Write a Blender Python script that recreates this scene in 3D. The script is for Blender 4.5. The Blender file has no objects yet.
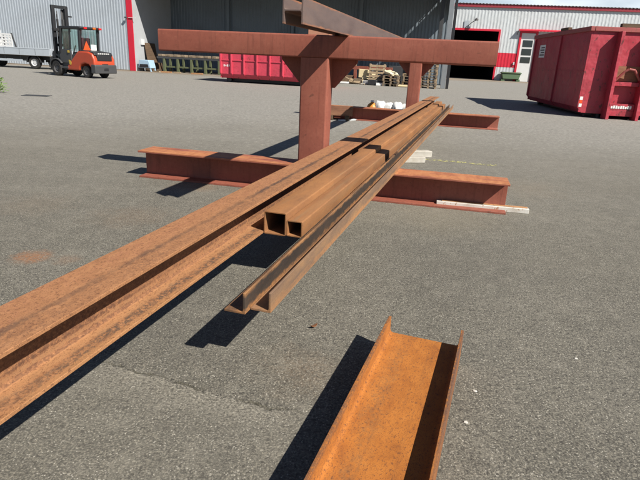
import bpy, math, random
from mathutils import Vector, Matrix
random.seed(7)
S = bpy.context.scene
COL = S.collection
PI = math.pi
# ------------------------------------------------------------------ axes of the yard
A0 = -0.2204                                   # the trestles, the sheds and the container all follow this yaw
U = Vector((math.cos(A0), math.sin(A0), 0)); V = Vector((-math.sin(A0), math.cos(A0), 0))
AZ = 0.282                                     # azimuth of the bundle of long steel

ALB = .82                                      # overall reflectance level of the yard's surfaces
# ------------------------------------------------------------------ node helpers
class NT:
    def __init__(s, name):
        s.m = bpy.data.materials.new(name); s.m.use_nodes = True
        s.t = s.m.node_tree; s.t.nodes.clear()
        s.out = s.n('ShaderNodeOutputMaterial')
    def n(s, typ, **kw):
        nd = s.t.nodes.new(typ)
        for k, v in kw.items():
            setattr(nd, k, v)
        return nd
    def l(s, a, b): s.t.links.new(a, b)
    def set(s, sock, v):
        if hasattr(v, 'is_output') or isinstance(v, bpy.types.NodeSocket): s.l(v, sock)
        else: sock.default_value = v
    def math(s, op, a, b=None, c=None, clamp=False):
        nd = s.n('ShaderNodeMath', operation=op); nd.use_clamp = clamp
        s.set(nd.inputs[0], a)
        if b is not None: s.set(nd.inputs[1], b)
        if c is not None: s.set(nd.inputs[2], c)
        return nd.outputs[0]
    def mix(s, f, a, b, mode='MIX'):
        nd = s.n('ShaderNodeMix', data_type='RGBA', blend_type=mode)
        s.set(nd.inputs[0], f)
        s.set(nd.inputs[6], c4(a) if isinstance(a, tuple) else a); s.set(nd.inputs[7], c4(b) if isinstance(b, tuple) else b)
        return nd.outputs[2]
    def noise(s, vec, scale, detail=4, rough=.55, dist=0):
        nd = s.n('ShaderNodeTexNoise'); s.l(vec, nd.inputs['Vector'])
        nd.inputs['Scale'].default_value = scale; nd.inputs['Detail'].default_value = detail
        nd.inputs['Roughness'].default_value = rough; nd.inputs['Distortion'].default_value = dist
        return nd.outputs['Fac']
    def vor(s, vec, scale, feature='F1', out='Color'):
        nd = s.n('ShaderNodeTexVoronoi', feature=feature); s.l(vec, nd.inputs['Vector']); nd.inputs['Scale'].default_value = scale
        return nd.outputs[out]
    def ramp(s, f, stops, interp='LINEAR'):
        nd = s.n('ShaderNodeValToRGB'); cr = nd.color_ramp; cr.interpolation = interp
        while len(cr.elements) < len(stops): cr.elements.new(.5)
        for e, (p, c) in zip(cr.elements, stops):
            e.position = p; e.color = c4(c) if isinstance(c, tuple) else (c, c, c, 1)
        s.l(f, nd.inputs[0]); return nd.outputs[0]
    def smooth(s, x, a, b):                      # 0 at a, 1 at b
        nd = s.n('ShaderNodeMapRange', interpolation_type='SMOOTHSTEP')
        s.l(x, nd.inputs[0]); nd.inputs[1].default_value = a; nd.inputs[2].default_value = b
        return nd.outputs[0]
    def coords(s, stretch=(1, 1, 1), rnd=True):
        tc = s.n('ShaderNodeTexCoord').outputs['Object']
        if rnd:
            r = s.n('ShaderNodeObjectInfo').outputs['Random']
            ad = s.n('ShaderNodeVectorMath', operation='ADD'); s.l(tc, ad.inputs[0])
            mu = s.math('MULTIPLY', r, 37.0); cx = s.n('ShaderNodeCombineXYZ')
            for i in range(3): s.l(mu, cx.inputs[i])
            s.l(cx.outputs[0], ad.inputs[1]); v = ad.outputs[0]
        else: v = tc
        return tc, s.stretch(v, stretch)
    def stretch(s, v, st):
        if st == (1, 1, 1): return v
        m = s.n('ShaderNodeVectorMath', operation='MULTIPLY'); s.l(v, m.inputs[0]); m.inputs[1].default_value = st
        return m.outputs[0]
    def xyz(s, v):
        nd = s.n('ShaderNodeSeparateXYZ'); s.l(v, nd.inputs[0]); return nd.outputs
    def bump(s, h, strength=.4, dist=.003, prev=None):
        b = s.n('ShaderNodeBump'); b.inputs['Strength'].default_value = strength; b.inputs['Distance'].default_value = dist
        s.l(h, b.inputs['Height'])
        if prev is not None: s.l(prev, b.inputs['Normal'])
        return b.outputs[0]
    def bsdf(s, col, rough=.6, metal=0., normal=None, spec=.5, **kw):
        p = s.n('ShaderNodeBsdfPrincipled')
        col = tuple(x * ALB for x in col) if isinstance(col, tuple) else s.mix(1.0, col, (ALB, ALB, ALB), 'MULTIPLY')
        s.set(p.inputs['Base Color'], c4(col) if isinstance(col, tuple) else col)
        s.set(p.inputs['Roughness'], rough); s.set(p.inputs['Metallic'], metal); s.set(p.inputs['Specular IOR Level'], spec)
        if normal is not None: s.l(normal, p.inputs['Normal'])
        for k, v in kw.items(): s.set(p.inputs[k], v)
        s.l(p.outputs[0], s.out.inputs[0]); return s.m
def c4(c): return (c[0], c[1], c[2], 1.0)

def paint(name, col, rough=.5, dirt=(.10, .07, .05), amt=.25, scale=3., chips=None, chip_amt=.0, spec=.5, metal=0., dent=0.):
    """painted or plain surface with uneven dirt, faint fading and optional rust chips"""
    t = NT(name); tc, v = t.coords()
    a = t.noise(v, scale, 8, .65); b = t.noise(v, scale * 14, 4, .6)
    c = t.mix(t.math('MULTIPLY', t.smooth(a, .42, .78), amt), col, dirt)
    c = t.mix(t.math('MULTIPLY', t.smooth(b, .3, .75), .22), c, tuple(min(1, x * 1.25 + .01) for x in col))
    if chips:
        k = t.noise(t.stretch(v, (1, 1, .6)), scale * 6, 7, .72, .4)
        c = t.mix(t.math('MULTIPLY', t.smooth(k, .62 - chip_amt, .68 - chip_amt), .9), c, chips)
    r = t.math('ADD', t.math('MULTIPLY', b, .25), rough - .12)
    pv = t.bump(t.noise(v, 1.7, 3, .5), dent, .12) if dent else None
    return t.bsdf(c, r, metal, t.bump(b, .12, .004, pv), spec)

def rust(name, stops, scale=6., stretch=(1, .25, 1), streak=.35, streak_col=(.10, .05, .03), speck=.45, rough=.82, bands=(), metal=0., bumpd=.0025):
    """oxidised steel; local Y is the length of the bar; bands = (axis, centre, half, soft, colour, lo, hi, amount)"""
    t = NT(name); tc, v = t.coords()
    vs = t.stretch(v, stretch)
    a = t.noise(vs, scale, 10, .68, .3)
    c = t.ramp(a, stops)
    st = t.noise(t.stretch(v, (1, .03, 1)), scale * 5, 5, .6)
    c = t.mix(t.math('MULTIPLY', t.smooth(st, .5, .72), streak), c, streak_col)
    q = t.xyz(tc)
    for bd in bands:
        ax, cen, half, soft, bc, lo, hi, amt = bd[:8]
        d = t.math('ABSOLUTE', t.math('SUBTRACT', q['XYZ'.index(ax)], cen))
        wob = t.math('MULTIPLY', t.math('SUBTRACT', t.noise(t.stretch(v, (1, .5, 1)), 26, 5, .6), .5), soft * 3)
        m = t.math('SUBTRACT', 1.0, t.smooth(t.math('ADD', d, wob), half, half + soft))
        nn = t.math('MULTIPLY', t.smooth(t.noise(t.stretch(v, (1, .7, 1)), 85, 6, .78), lo, hi), t.math('ADD', .40, t.math('MULTIPLY', t.smooth(t.noise(t.stretch(v, (1, .22, 1)), 7, 4, .6), .40, .60), .60)))
        if len(bd) > 8: nn = t.math('MULTIPLY', nn, t.math('MULTIPLY', t.smooth(q[2], bd[8] - .003, bd[8]), t.smooth(q[2], bd[9] + .003, bd[9])))
        c = t.mix(t.math('MULTIPLY', t.math('MULTIPLY', m, nn), amt), c, bc)
    f = t.noise(v, 230, 3, .6); f2 = t.noise(t.stretch(v, (1, .6, 1)), 115, 5, .68)
    c = t.mix(t.math('MULTIPLY', t.smooth(f, .55, .72), speck), c, (.07, .03, .016))
    c = t.mix(t.math('MULTIPLY', t.smooth(f2, .53, .67), min(1., speck * .95)), c, (.125, .050, .024))
    n = t.bump(t.math('ADD', f, f2), .35, bumpd)
    return t.bsdf(c, rough, metal, n, .35)

M = {}
# ---- rusty steels
RED = (.30, .115, .048); ORA = (.385, .165, .068); BRN = (.17, .070, .034); PALE = (.43, .215, .11)
M['rust_beam'] = rust('rust on the wide-flange beam', [(.25, (.23, .105, .046)), (.42, (.32, .148, .064)), (.58, (.385, .182, .080)), (.8, (.43, .225, .11))], 34, (1, .45, 1), streak=.15, speck=.85,
    bands=[('X', .022, .003, .022, (.060, .042, .034), .34, .48, .95, .18, .3), ('X', .065, .02, .04, (.15, .075, .045), .44, .58, .6, .18, .3), ('X', -.06, .04, .04, (.36, .15, .085), .40, .66, .6, .18, .3),
           ('X', .078, .010, .035, (.080, .058, .044), .42, .56, .9, -.01, .02), ('X', .035, .012, .012, (.42, .22, .10), .3, .5, .5, -.01, .05),
           ('X', .0, .012, .006, (.150, .070, .038), .34, .58, .9, .018, .19), ('Z', .055, .003, .004, (.10, .05, .03), .40, .60, .7), ('Z', .038, .006, .004, (.42, .22, .10), .35, .55, .6), ('X', .112, .008, .01, (.44, .22, .09), .3, .5, .6, -.01, .02)])  # web band: brown rust, darkened to paint in shade under the top flange
M['rust_tube'] = rust('rust on the square tubes', [(.25, (.16, .080, .040)), (.45, (.27, .125, .052)), (.62, (.35, .16, .060)), (.8, (.40, .22, .10))], 5, streak=.4,
    streak_col=(.26, .17, .09), speck=.3)
M['rust_angle'] = rust('mill scale with rusty edges', [(.3, (.030, .025, .022)), (.5, (.052, .041, .034)), (.70, (.085, .060, .044)), (.84, (.28, .155, .065))], 6, streak=.3,
    streak_col=(.035, .03, .03), speck=.3, rough=.6,
    bands=[('Z', .1, .008, .016, (.36, .18, .075), .25, .42, .95), ('Z', .0, .012, .02, (.40, .19, .075), .3, .55, .9), ('X', .085, .08, .01, (.32, .18, .08), .60, .66, .5)])
M['rust_angle_light'] = rust('rustier mill scale', [(.3, (.13, .085, .06)), (.5, (.23, .14, .085)), (.68, (.34, .19, .09)), (.85, (.44, .25, .11))], 6, streak=.45,
    streak_col=(.09, .07, .06), speck=.25, rough=.7, bands=[('Z', .0, .02, .02, (.42, .20, .08), .3, .55, .9)])
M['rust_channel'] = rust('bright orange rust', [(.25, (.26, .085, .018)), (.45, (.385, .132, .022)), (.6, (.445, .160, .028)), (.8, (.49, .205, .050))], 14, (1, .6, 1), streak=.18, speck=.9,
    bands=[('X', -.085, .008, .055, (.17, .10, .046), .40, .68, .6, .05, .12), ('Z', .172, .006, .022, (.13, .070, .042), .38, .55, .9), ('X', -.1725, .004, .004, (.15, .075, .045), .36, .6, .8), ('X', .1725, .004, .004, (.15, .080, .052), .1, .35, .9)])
M['rust_channel_edge'] = M['rust_channel']
M['scale_steel'] = rust('lavender grey mill scale', [(.25, (.085, .062, .056)), (.5, (.140, .103, .094)), (.70, (.185, .130, .108)), (.86, (.24, .13, .08))], 5, streak=.3,
    streak_col=(.20, .115, .085), speck=.3, rough=.62,
    bands=[('Z', .168, .006, .010, (.36, .15, .07), .25, .45, .85), ('Z', .0, .006, .010, (.36, .15, .07), .25, .45, .85)])
M['rust_brown'] = rust('brown rust', [(.3, (.17, .08, .05)), (.5, (.28, .13, .075)), (.7, (.36, .18, .10))], 8, speck=.3)
# ---- trestle primer: red oxide, worn to rust where steel is dragged over it
def primer(name, worn=0.0, zt=None):
    t = NT(name); tc, v = t.coords()
    a = t.noise(v, 2.2, 8, .65); b = t.noise(v, 38, 5, .65); f = t.noise(v, 200, 2, .6)
    c = t.ramp(a, [(.3, (.245, .072, .046)), (.5, (.292, .089, .057)), (.72, (.34, .117, .077))])
    dr = t.noise(t.stretch(v, (9, 9, .5)), 3.2, 6, .7)
    c = t.mix(t.math('MULTIPLY', t.smooth(dr, .50, .72), .6), c, (.145, .046, .030))
    ch = t.noise(v, 11, 8, .72, .5)
    c = t.mix(t.math('MULTIPLY', t.smooth(ch, .635, .68), .7), c, (.13, .050, .032))
    c = t.mix(t.math('MULTIPLY', t.smooth(b, .54, .72), .35), c, (.36, .14, .085))
    c = t.mix(t.math('MULTIPLY', t.smooth(b, .46, .30), .40), c, (.17, .050, .032))
    sc = t.noise(t.stretch(v, (.6, 1, 16)), 9, 3, .6, 1.2)
    c = t.mix(t.math('MULTIPLY', t.smooth(sc, .70, .74), .5), c, (.44, .22, .15))
    if zt is not None:                             # top flange: bare rust, patchy
        q = t.xyz(tc)
        top = t.smooth(q['XYZ'.index('Z')], zt - .010, zt - .004)
        w = t.smooth(t.noise(t.stretch(v, (.5, 3, 1)), 3.0, 7, .7), .36, .56)
        rc = t.ramp(t.noise(t.stretch(v, (2, .6, 1)), 9, 7, .7), [(.3, (.34, .12, .045)), (.55, (.52, .215, .085)), (.8, (.56, .29, .13))])
        c = t.mix(t.math('MULTIPLY', t.math('MULTIPLY', top, w), .9), c, rc)
    n = t.bump(t.math('ADD', b, f), .16, .003)
    return t.bsdf(c, .62, 0, n, .4)
M['primer'] = primer('red oxide primer'); M['primer_worn'] = primer('red oxide primer worn on top', 1, .289)

# ---- asphalt
def asphalt():
    t = NT('weathered asphalt'); tc = t.n('ShaderNodeTexCoord').outputs['Object']; v = tc
    big = t.noise(v, .16, 6, .6); med = t.noise(v, 1.1, 8, .65); fine = t.noise(v, 34, 5, .7)
    c = t.ramp(med, [(.30, (.105, .101, .090)), (.5, (.128, .123, .110)), (.72, (.157, .150, .134))])
    c = t.mix(t.math('MULTIPLY', t.smooth(big, .40, .66), .40), c, (.20, .185, .158))
    # tyre-polished sweeping bands across the open yard
    w = t.noise(t.stretch(v, (.10, .9, 1)), 1.3, 6, .62, .8)
    c = t.mix(t.math('MULTIPLY', t.smooth(w, .52, .70), .30), c, (.115, .112, .107))
    c = t.mix(t.math('MULTIPLY', t.smooth(w, .50, .30), .22), c, (.26, .245, .222))
    # aggregate
    g1 = t.noise(v, 120, 4, .75); g2 = t.noise(v, 48, 4, .7)
    c = t.mix(t.math('MULTIPLY', t.smooth(g1, .50, .66), .85), c, (.36, .335, .285))
    c = t.mix(t.math('MULTIPLY', t.smooth(g1, .50, .36), .85), c, (.042, .039, .034))
    c = t.mix(t.math('MULTIPLY', t.smooth(g2, .54, .66), .45), c, (.255, .235, .20))
    c = t.mix(t.math('MULTIPLY', t.smooth(g2, .47, .36), .75), c, (.045, .042, .039))
    d = t.vor(v, 150, 'F1', 'Distance'); cc = t.xyz(t.vor(v, 150, 'F1', 'Color'))
    c = t.mix(t.math('MULTIPLY', t.math('MULTIPLY', t.smooth(cc[1], .86, .96), t.smooth(d, .50, .28)), .8), c, (.52, .50, .46))
    d2 = t.vor(v, 60, 'F1', 'Distance'); c2 = t.xyz(t.vor(v, 60, 'F1', 'Color'))
    c = t.mix(t.math('MULTIPLY', t.math('MULTIPLY', t.smooth(c2[1], .94, .98), t.smooth(d2, .34, .18)), .6), c, (.46, .44, .40))
    q = t.xyz(v)
    # paler, more worn surface over the far yard
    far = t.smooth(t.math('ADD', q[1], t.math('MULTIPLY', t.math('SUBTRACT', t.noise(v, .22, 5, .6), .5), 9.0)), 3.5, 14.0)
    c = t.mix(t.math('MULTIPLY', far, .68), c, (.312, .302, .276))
    m1 = t.noise(v, 9, 6, .72); m2 = t.noise(v, 2.6, 7, .7)
    c = t.mix(t.math('MULTIPLY', t.smooth(m1, .50, .72), .30), c, (.32, .302, .268))
    c = t.mix(t.math('MULTIPLY', t.smooth(m1, .49, .30), .34), c, (.078, .073, .065))
    c = t.mix(t.math('MULTIPLY', t.smooth(m2, .54, .74), .22), c, (.29, .272, .235))
    c = t.mix(t.math('MULTIPLY', t.smooth(m2, .46, .30), .25), c, (.095, .088, .075))
    fs = t.noise(v, 15, 3, .7); fk_ = t.noise(t.stretch(v, (.5, 1.4, 1)), 4.0, 5, .75)
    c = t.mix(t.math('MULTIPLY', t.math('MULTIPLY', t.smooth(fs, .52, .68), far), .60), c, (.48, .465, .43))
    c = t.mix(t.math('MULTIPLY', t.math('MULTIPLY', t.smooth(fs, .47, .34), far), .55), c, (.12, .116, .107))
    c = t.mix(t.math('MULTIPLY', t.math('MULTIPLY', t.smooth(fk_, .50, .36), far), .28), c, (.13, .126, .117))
    # one open crack with loose gravel below it
    ax = t.math('SUBTRACT', q[0], -.89); ay = t.math('SUBTRACT', q[1], 1.98)
    al = t.math('SUBTRACT', t.math('MULTIPLY', ax, .949), t.math('MULTIPLY', ay, .316))
    sd = t.math('ADD', t.math('MULTIPLY', ax, .316), t.math('MULTIPLY', ay, .949))
    sd = t.math('ADD', sd, t.math('MULTIPLY', t.math('SUBTRACT', t.noise(v, 5, 7, .7), .5), .16))
    span = t.math('MULTIPLY', t.smooth(al, -.12, .06), t.smooth(al, 1.05, .62))
    dirt = t.math('MULTIPLY', t.math('MULTIPLY', t.smooth(sd, -.20, -.005), t.smooth(sd, .012, -.004)), span)
    grv = t.smooth(t.noise(v, 90, 4, .7), .46, .58)
    c = t.mix(t.math('MULTIPLY', t.math('MULTIPLY', dirt, grv), .55), c, (.40, .375, .33))
    cm = t.math('MULTIPLY', t.smooth(t.math('ABSOLUTE', t.math('ADD', sd, t.math('MULTIPLY', t.math('SUBTRACT', fine, .5), .02))), .009, .003), span)
    c = t.mix(t.math('MULTIPLY', t.math('MULTIPLY', cm, t.smooth(t.noise(v, 7, 4, .6), .40, .56)), .62), c, (.045, .042, .022))
    low = t.math('MULTIPLY', t.math('MULTIPLY', t.smooth(sd, .02, -.10), t.smooth(al, 1.3, .7)), t.smooth(al, -1.2, -.2))
    c = t.mix(t.math('MULTIPLY', low, .12), c, (.26, .245, .22))
    # rust dust where steel was dragged and cut
    def spot(x, y, r, amt, cc, ns=3.5, sx=1.0):
        nonlocal c
        dx = t.math('MULTIPLY', t.math('SUBTRACT', q[0], x), sx); dy = t.math('SUBTRACT', q[1], y)
        dd = t.math('SQRT', t.math('ADD', t.math('MULTIPLY', dx, dx), t.math('MULTIPLY', dy, dy)))
        dd = t.math('ADD', dd, t.math('MULTIPLY', t.math('SUBTRACT', t.noise(v, ns, 6, .7), .5), r * 1.6))
        pk = t.math('ADD', .35, t.math('MULTIPLY', t.smooth(t.noise(v, 55, 5, .7), .42, .60), .65))
        c = t.mix(t.math('MULTIPLY', t.math('MULTIPLY', t.smooth(dd, r, r * .1), pk), amt), c, cc)
    spot(-1.86, 3.18, .17, .8, (.34, .15, .065), 9); spot(-1.62, 3.16, .13, .3, (.30, .15, .075), 10); spot(-1.55, 4.15, .45, .22, (.27, .16, .09), 5); spot(-2.5, 4.4, .5, .15, (.25, .16, .09), 5)
    spot(-1.3, 5.3, .35, .4, (.30, .17, .09)); spot(-.05, 2.0, .3, .22, (.30, .2, .12)); spot(1.1, 4.6, .75, .35, (.27, .235, .175)); spot(2.3, 6.0, .7, .25, (.26, .2, .14)); spot(.75, 6.6, .5, .3, (.28, .24, .18))
    spot(-.75, 2.35, .55, .30, (.075, .072, .07)); spot(1.1, 3.4, .9, .28, (.085, .082, .078)); spot(2.4, 2.0, 1.2, .30, (.080, .077, .072)); spot(.25, 1.3, .35, .2, (.2, .18, .15)); spot(.46, 1.30, .13, .6, (.38, .355, .31), 9)
    h = t.math('ADD', t.math('MULTIPLY', g1, .8), t.math('MULTIPLY', g2, .8))
    h = t.math('SUBTRACT', h, t.math('MULTIPLY', cm, 1.5))
    c = t.mix(t.math('SUBTRACT', 1.0, t.math('MULTIPLY', far, .75)), c, (1.0, .985, .915), 'MULTIPLY')
    n = t.bump(h, .8, .006)
    return t.bsdf(c, .84, 0, n, .35)
M['asphalt'] = asphalt()
def concrete(name, a, b):
    t = NT(name); tc = t.n('ShaderNodeTexCoord').outputs['Object']
    c = t.ramp(t.noise(tc, .8, 9, .68), [(.3, a), (.7, b)])
    f = t.noise(tc, 20, 5, .7); c = t.mix(t.math('MULTIPLY', t.smooth(f, .5, .75), .4), c, tuple(x * .6 for x in a))
    return t.bsdf(c, .9, 0, t.bump(f, .2, .005), .3)
M['concrete'] = concrete('sandy concrete apron', (.20, .165, .125), (.31, .265, .21))
def flecks(name, col, thr):
    t = NT(name); tc = t.n('ShaderNodeTexCoord').outputs['Object']
    m = t.smooth(t.noise(tc, 16, 8, .75), thr, thr + .06)
    p = t.n('ShaderNodeBsdfPrincipled'); p.inputs['Base Color'].default_value = c4(col); p.inputs['Roughness'].default_value = .8
    tr = t.n('ShaderNodeBsdfTransparent'); mx = t.n('ShaderNodeMixShader')
    t.l(m, mx.inputs[0]); t.l(tr.outputs[0], mx.inputs[1]); t.l(p.outputs[0], mx.inputs[2]); t.l(mx.outputs[0], t.out.inputs[0])
    return t.m
M['line_yellow'] = flecks('worn yellow line paint', (.44, .42, .17), .50)
M['line_pale'] = flecks('worn pale line paint', (.40, .39, .30), .57)
# ---- paints and the rest
M['sheet_grey'] = paint('light blue grey coated sheet', (.42, .47, .52), .42, (.25, .27, .28), .35, .6, spec=.5)
M['sheet_white'] = paint('off white coated sheet', (.58, .62, .64), .45, (.36, .36, .34), .4, .5)
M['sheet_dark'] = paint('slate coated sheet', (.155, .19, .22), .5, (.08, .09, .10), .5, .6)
M['render_grey'] = paint('pale grey flat panel', (.42, .44, .46), .6, (.28, .27, .25), .4, .8)
M['trim_red'] = paint('signal red trim', (.62, .018, .045), .42, (.35, .02, .03), .3, 1.2)
M['trim_dark_red'] = paint('dark red flashing', (.30, .025, .04), .5, (.2, .03, .03), .4, 1.)
M['roof_metal'] = paint('pale roof sheet', (.55, .58, .60), .5, (.4, .42, .42), .5, .5)
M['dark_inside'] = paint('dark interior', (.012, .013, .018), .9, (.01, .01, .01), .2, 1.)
M['steel_grey'] = paint('galvanised column', (.27, .295, .315), .45, (.18, .19, .19), .5, 2., metal=.2)
M['black'] = paint('black paint', (.018, .019, .022), .5, (.05, .045, .04), .35, 4.)
M['dark_grey'] = paint('charcoal paint', (.055, .058, .062), .5, (.10, .09, .08), .35, 4.)
M['rubber'] = paint('tyre rubber', (.030, .030, .031), .85, (.11, .10, .085), .55, 6., spec=.25)
M['orange_red'] = paint('forklift red orange paint', (.50, .068, .026), .40, (.22, .05, .03), .35, 3.)
M['rim'] = paint('dark rim paint', (.10, .10, .105), .5, (.16, .14, .11), .4, 8.)
M['hub_white'] = paint('silver wheel cover', (.62, .63, .64), .35, (.35, .34, .32), .3, 8.)
M['silver'] = paint('aluminium dropside', (.47, .52, .57), .38, (.34, .36, .37), .4, 2., metal=.15)
M['white'] = paint('white enamel', (.72, .73, .73), .4, (.5, .48, .44), .3, 3.)
M['cont_pink'] = paint('sun faded red container paint', (.60, .055, .095), .55, (.40, .05, .06), .45, 1.4, (.17, .045, .035), .03, dent=.35)
M['cont_dark'] = paint('deep red container paint', (.43, .036, .058), .5, (.20, .028, .032), .65, 1.4, (.12, .032, .030), .045, dent=.55)
M['cont_rim'] = paint('weathered container rim', (.34, .075, .070), .65, (.22, .08, .06), .6, 2.5, (.20, .08, .05), .07)
M['green_frame'] = paint('olive green frame', (.105, .125, .062), .6, (.12, .10, .07), .4, 3.)
M['planter_green'] = paint('green planter plastic', (.095, .165, .085), .6, (.12, .12, .08), .4, 3.)
M['blue_tin'] = paint('light blue tin', (.36, .52, .66), .45, (.3, .36, .4), .3, 3.)
M['glass_lamp_amber'] = paint('amber lens', (.75, .16, .02), .3)
M['glass_lamp_red'] = paint('red lens', (.65, .02, .02), .3)
M['tri_orange'] = paint('orange red reflective plate', (.85, .09, .02), .4)
M['paper'] = paint('white paper sheet', (.80, .80, .78), .7, (.7, .7, .68), .1)
M['yellow'] = paint('yellow plate', (.62, .42, .05), .5)
M['cream_card'] = paint('cream cardboard', (.60, .50, .30), .85, (.45, .36, .22), .4, 4.)
M['beige_bag'] = paint('cream plastic film', (.66, .60, .42), .6, (.5, .45, .3), .3, 4.)
M['sack_white'] = paint('white plastic sack', (.76, .76, .74), .5, (.55, .54, .5), .3, 6.)
M['sack_orange'] = paint('orange plastic jug', (.62, .24, .03), .45)
M['styro'] = paint('chalky white offcut', (.46, .44, .39), .9, (.26, .22, .16), .6, 12.)
M['skin_black'] = paint('seat vinyl', (.03, .03, .033), .6)
def wood(name, a, b, ax=(1, .08, 1), scale=10):
    t = NT(name); tc, v = t.coords(ax)
    c = t.ramp(t.noise(v, scale, 8, .65, .5), [(.3, a), (.7, b)])
    k = t.noise(v, scale * 5, 4, .6); c = t.mix(t.math('MULTIPLY', t.smooth(k, .5, .75), .4), c, tuple(x * .5 for x in a))
    return t.bsdf(c, .85, 0, t.bump(k, .25, .003), .25)
M['wood_grey'] = wood('weathered pallet wood', (.15, .115, .08), (.32, .25, .175))
M['wood_tan'] = wood('pale pallet wood', (.25, .18, .11), (.42, .32, .21))
M['wood_dark'] = wood('dark stained wood', (.075, .050, .033), (.16, .105, .065))
M['plank_white'] = paint('flaking white paint on timber', (.62, .60, .55), .8, (.34, .26, .18), .7, 6., (.36, .20, .10), .06)
M['plank_bare'] = wood('bare orange brown timber', (.36, .17, .075), (.52, .29, .14))
def glass(name, tint, refl=.12):
    t = NT(name)
    tr = t.n('ShaderNodeBsdfTransparent'); tr.inputs[0].default_value = c4(tint)
    g = t.n('ShaderNodeBsdfGlossy'); g.inputs['Roughness'].default_value = .03
    mx = t.n('ShaderNodeMixShader'); mx.inputs[0].default_value = refl; t.l(tr.outputs[0], mx.inputs[1]); t.l(g.outputs[0], mx.inputs[2])
    t.l(mx.outputs[0], t.out.inputs[0]); return t.m
M['cab_glass'] = glass('tinted cab glass', (.84, .93, .92), .10)
t = NT('dark window glass'); t.bsdf((.02, .025, .03), .08, 0, None, .8); M['dark_glass'] = t.m
def leafm():
    t = NT('fresh green leaves'); tc, v = t.coords()
    c = t.ramp(t.noise(v, 14, 4, .6), [(.3, (.12, .24, .03)), (.7, (.25, .42, .08))])
    return t.bsdf(c, .55, 0, None, .4)
M['leaf'] = leafm()
M['leaf_dry'] = paint('dry brown leaf', (.22, .09, .035), .8)
M['stone'] = paint('pale stone chip', (.55, .53, .48), .9)

# ------------------------------------------------------------------ mesh helpers
class MB:
    def __init__(s): s.v = []; s.f = []
    def add(s, vs, fs):
        o = len(s.v); s.v += [tuple(p) for p in vs]; s.f += [tuple(i + o for i in f) for f in fs]; return s
    def box(s, c, d, R=None):
        hx, hy, hz = d[0] / 2, d[1] / 2, d[2] / 2
        ps = [Vector((x, y, z)) for z in (-hz, hz) for y in (-hy, hy) for x in (-hx, hx)]
        if R is not None: ps = [R @ p for p in ps]
        c = Vector(c)
        return s.add([p + c for p in ps], [(0, 2, 3, 1), (4, 5, 7, 6), (0, 1, 5, 4), (2, 6, 7, 3), (0, 4, 6, 2), (1, 3, 7, 5)])
    def span(s, a, b): return s.box([(a[i] + b[i]) / 2 for i in range(3)], [abs(b[i] - a[i]) for i in range(3)])
    def prism(s, pts, y0, y1, ax='Y'):
        """closed outline pts (counter-clockwise in the plane) pushed along an axis"""
        n = len(pts)
        def P(a, b, y): return {'Y': (a, y, b), 'X': (y, a, b), 'Z': (a, b, y)}[ax]
        vs = [P(a, b, y0) for a, b in pts] + [P(a, b, y1) for a, b in pts]
        fs = [(i, (i + 1) % n, n + (i + 1) % n, n + i) for i in range(n)] + [tuple(range(n))[::-1], tuple(range(n, 2 * n))]
        return s.add(vs, fs)
    def tube(s, outer, inner, y0, y1):
        n = len(outer)
        vs = [(a, y, b) for y in (y0, y1) for ring in (outer, inner) for a, b in ring]
        fs = []
        for i in range(n):
            j = (i + 1) % n
            fs += [(i, j, 2 * n + j, 2 * n + i), (n + j, n + i, 3 * n + i, 3 * n + j), (j, i, n + i, n + j), (2 * n + i, 2 * n + j, 3 * n + j, 3 * n + i)]
        return s.add(vs, fs)
    def cyl(s, a, b, r0, r1=None, n=16):
        a, b = Vector(a), Vector(b); r1 = r0 if r1 is None else r1
        d = (b - a).normalized(); x = d.orthogonal().normalized(); y = d.cross(x)
        vs = []
        for p, r in ((a, r0), (b, r1)):
            for i in range(n):
                t = 2 * PI * i / n; vs.append(p + x * (r * math.cos(t)) + y * (r * math.sin(t)))
        fs = [(i, (i + 1) % n, n + (i + 1) % n, n + i) for i in range(n)] + [tuple(range(n))[::-1], tuple(range(n, 2 * n))]
        return s.add(vs, fs)
    def bar(s, a, b, w, h, up=(0, 0, 1)):
        a, b = Vector(a), Vector(b); d = (b - a); L = d.length; d.normalize()
        x = d.cross(Vector(up)).normalized(); z = x.cross(d)
        R = Matrix((x, d, z)).transposed()
        return s.box((a + b) / 2, (w, L, h), R)
    def lathe(s, prof, n=24, ax='Y', c=(0, 0, 0)):
        """profile of (radius, axial)"""
        vs = []; m = len(prof)
        for i in range(n):
            t = 2 * PI * i / n
            for r, y in prof:
                p = (r * math.cos(t), y, r * math.sin(t)) if ax == 'Y' else (r * math.cos(t), r * math.sin(t), y)
                vs.append((p[0] + c[0], p[1] + c[1], p[2] + c[2]))
        fs = [(i * m + k, i * m + k + 1, ((i + 1) % n) * m + k + 1, ((i + 1) % n) * m + k) for i in range(n) for k in range(m - 1)]
        return s.add(vs, fs)
    def build(s, name, mat, parent=None, bevel=0, smooth=None, seg=2):
        me = bpy.data.meshes.new(name); me.from_pydata(s.v, [], s.f); me.validate(); me.update()
        import bmesh
        bm = bmesh.new(); bm.from_mesh(me); bmesh.ops.recalc_face_normals(bm, faces=bm.faces); bm.to_mesh(me); bm.free()
        o = bpy.data.objects.new(name, me); COL.objects.link(o)
        me.materials.append(M[mat] if isinstance(mat, str) else mat)
        if parent: o.parent = parent
        if bevel:
            md = o.modifiers.new('bevel', 'BEVEL'); md.width = bevel; md.segments = seg; md.limit_method = 'ANGLE'; md.angle_limit = math.radians(40)
        if smooth or bevel:
            for p in me.polygons: p.use_smooth = True
            me.set_sharp_from_angle(angle=math.radians(smooth or 35))
        return o
def tag(o, label=None, cat=None, group=None, kind=None):
    if label: o['label'] = label
    if cat: o['category'] = cat
    if group: o['group'] = group
    if kind: o['kind'] = kind
    return o
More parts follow.
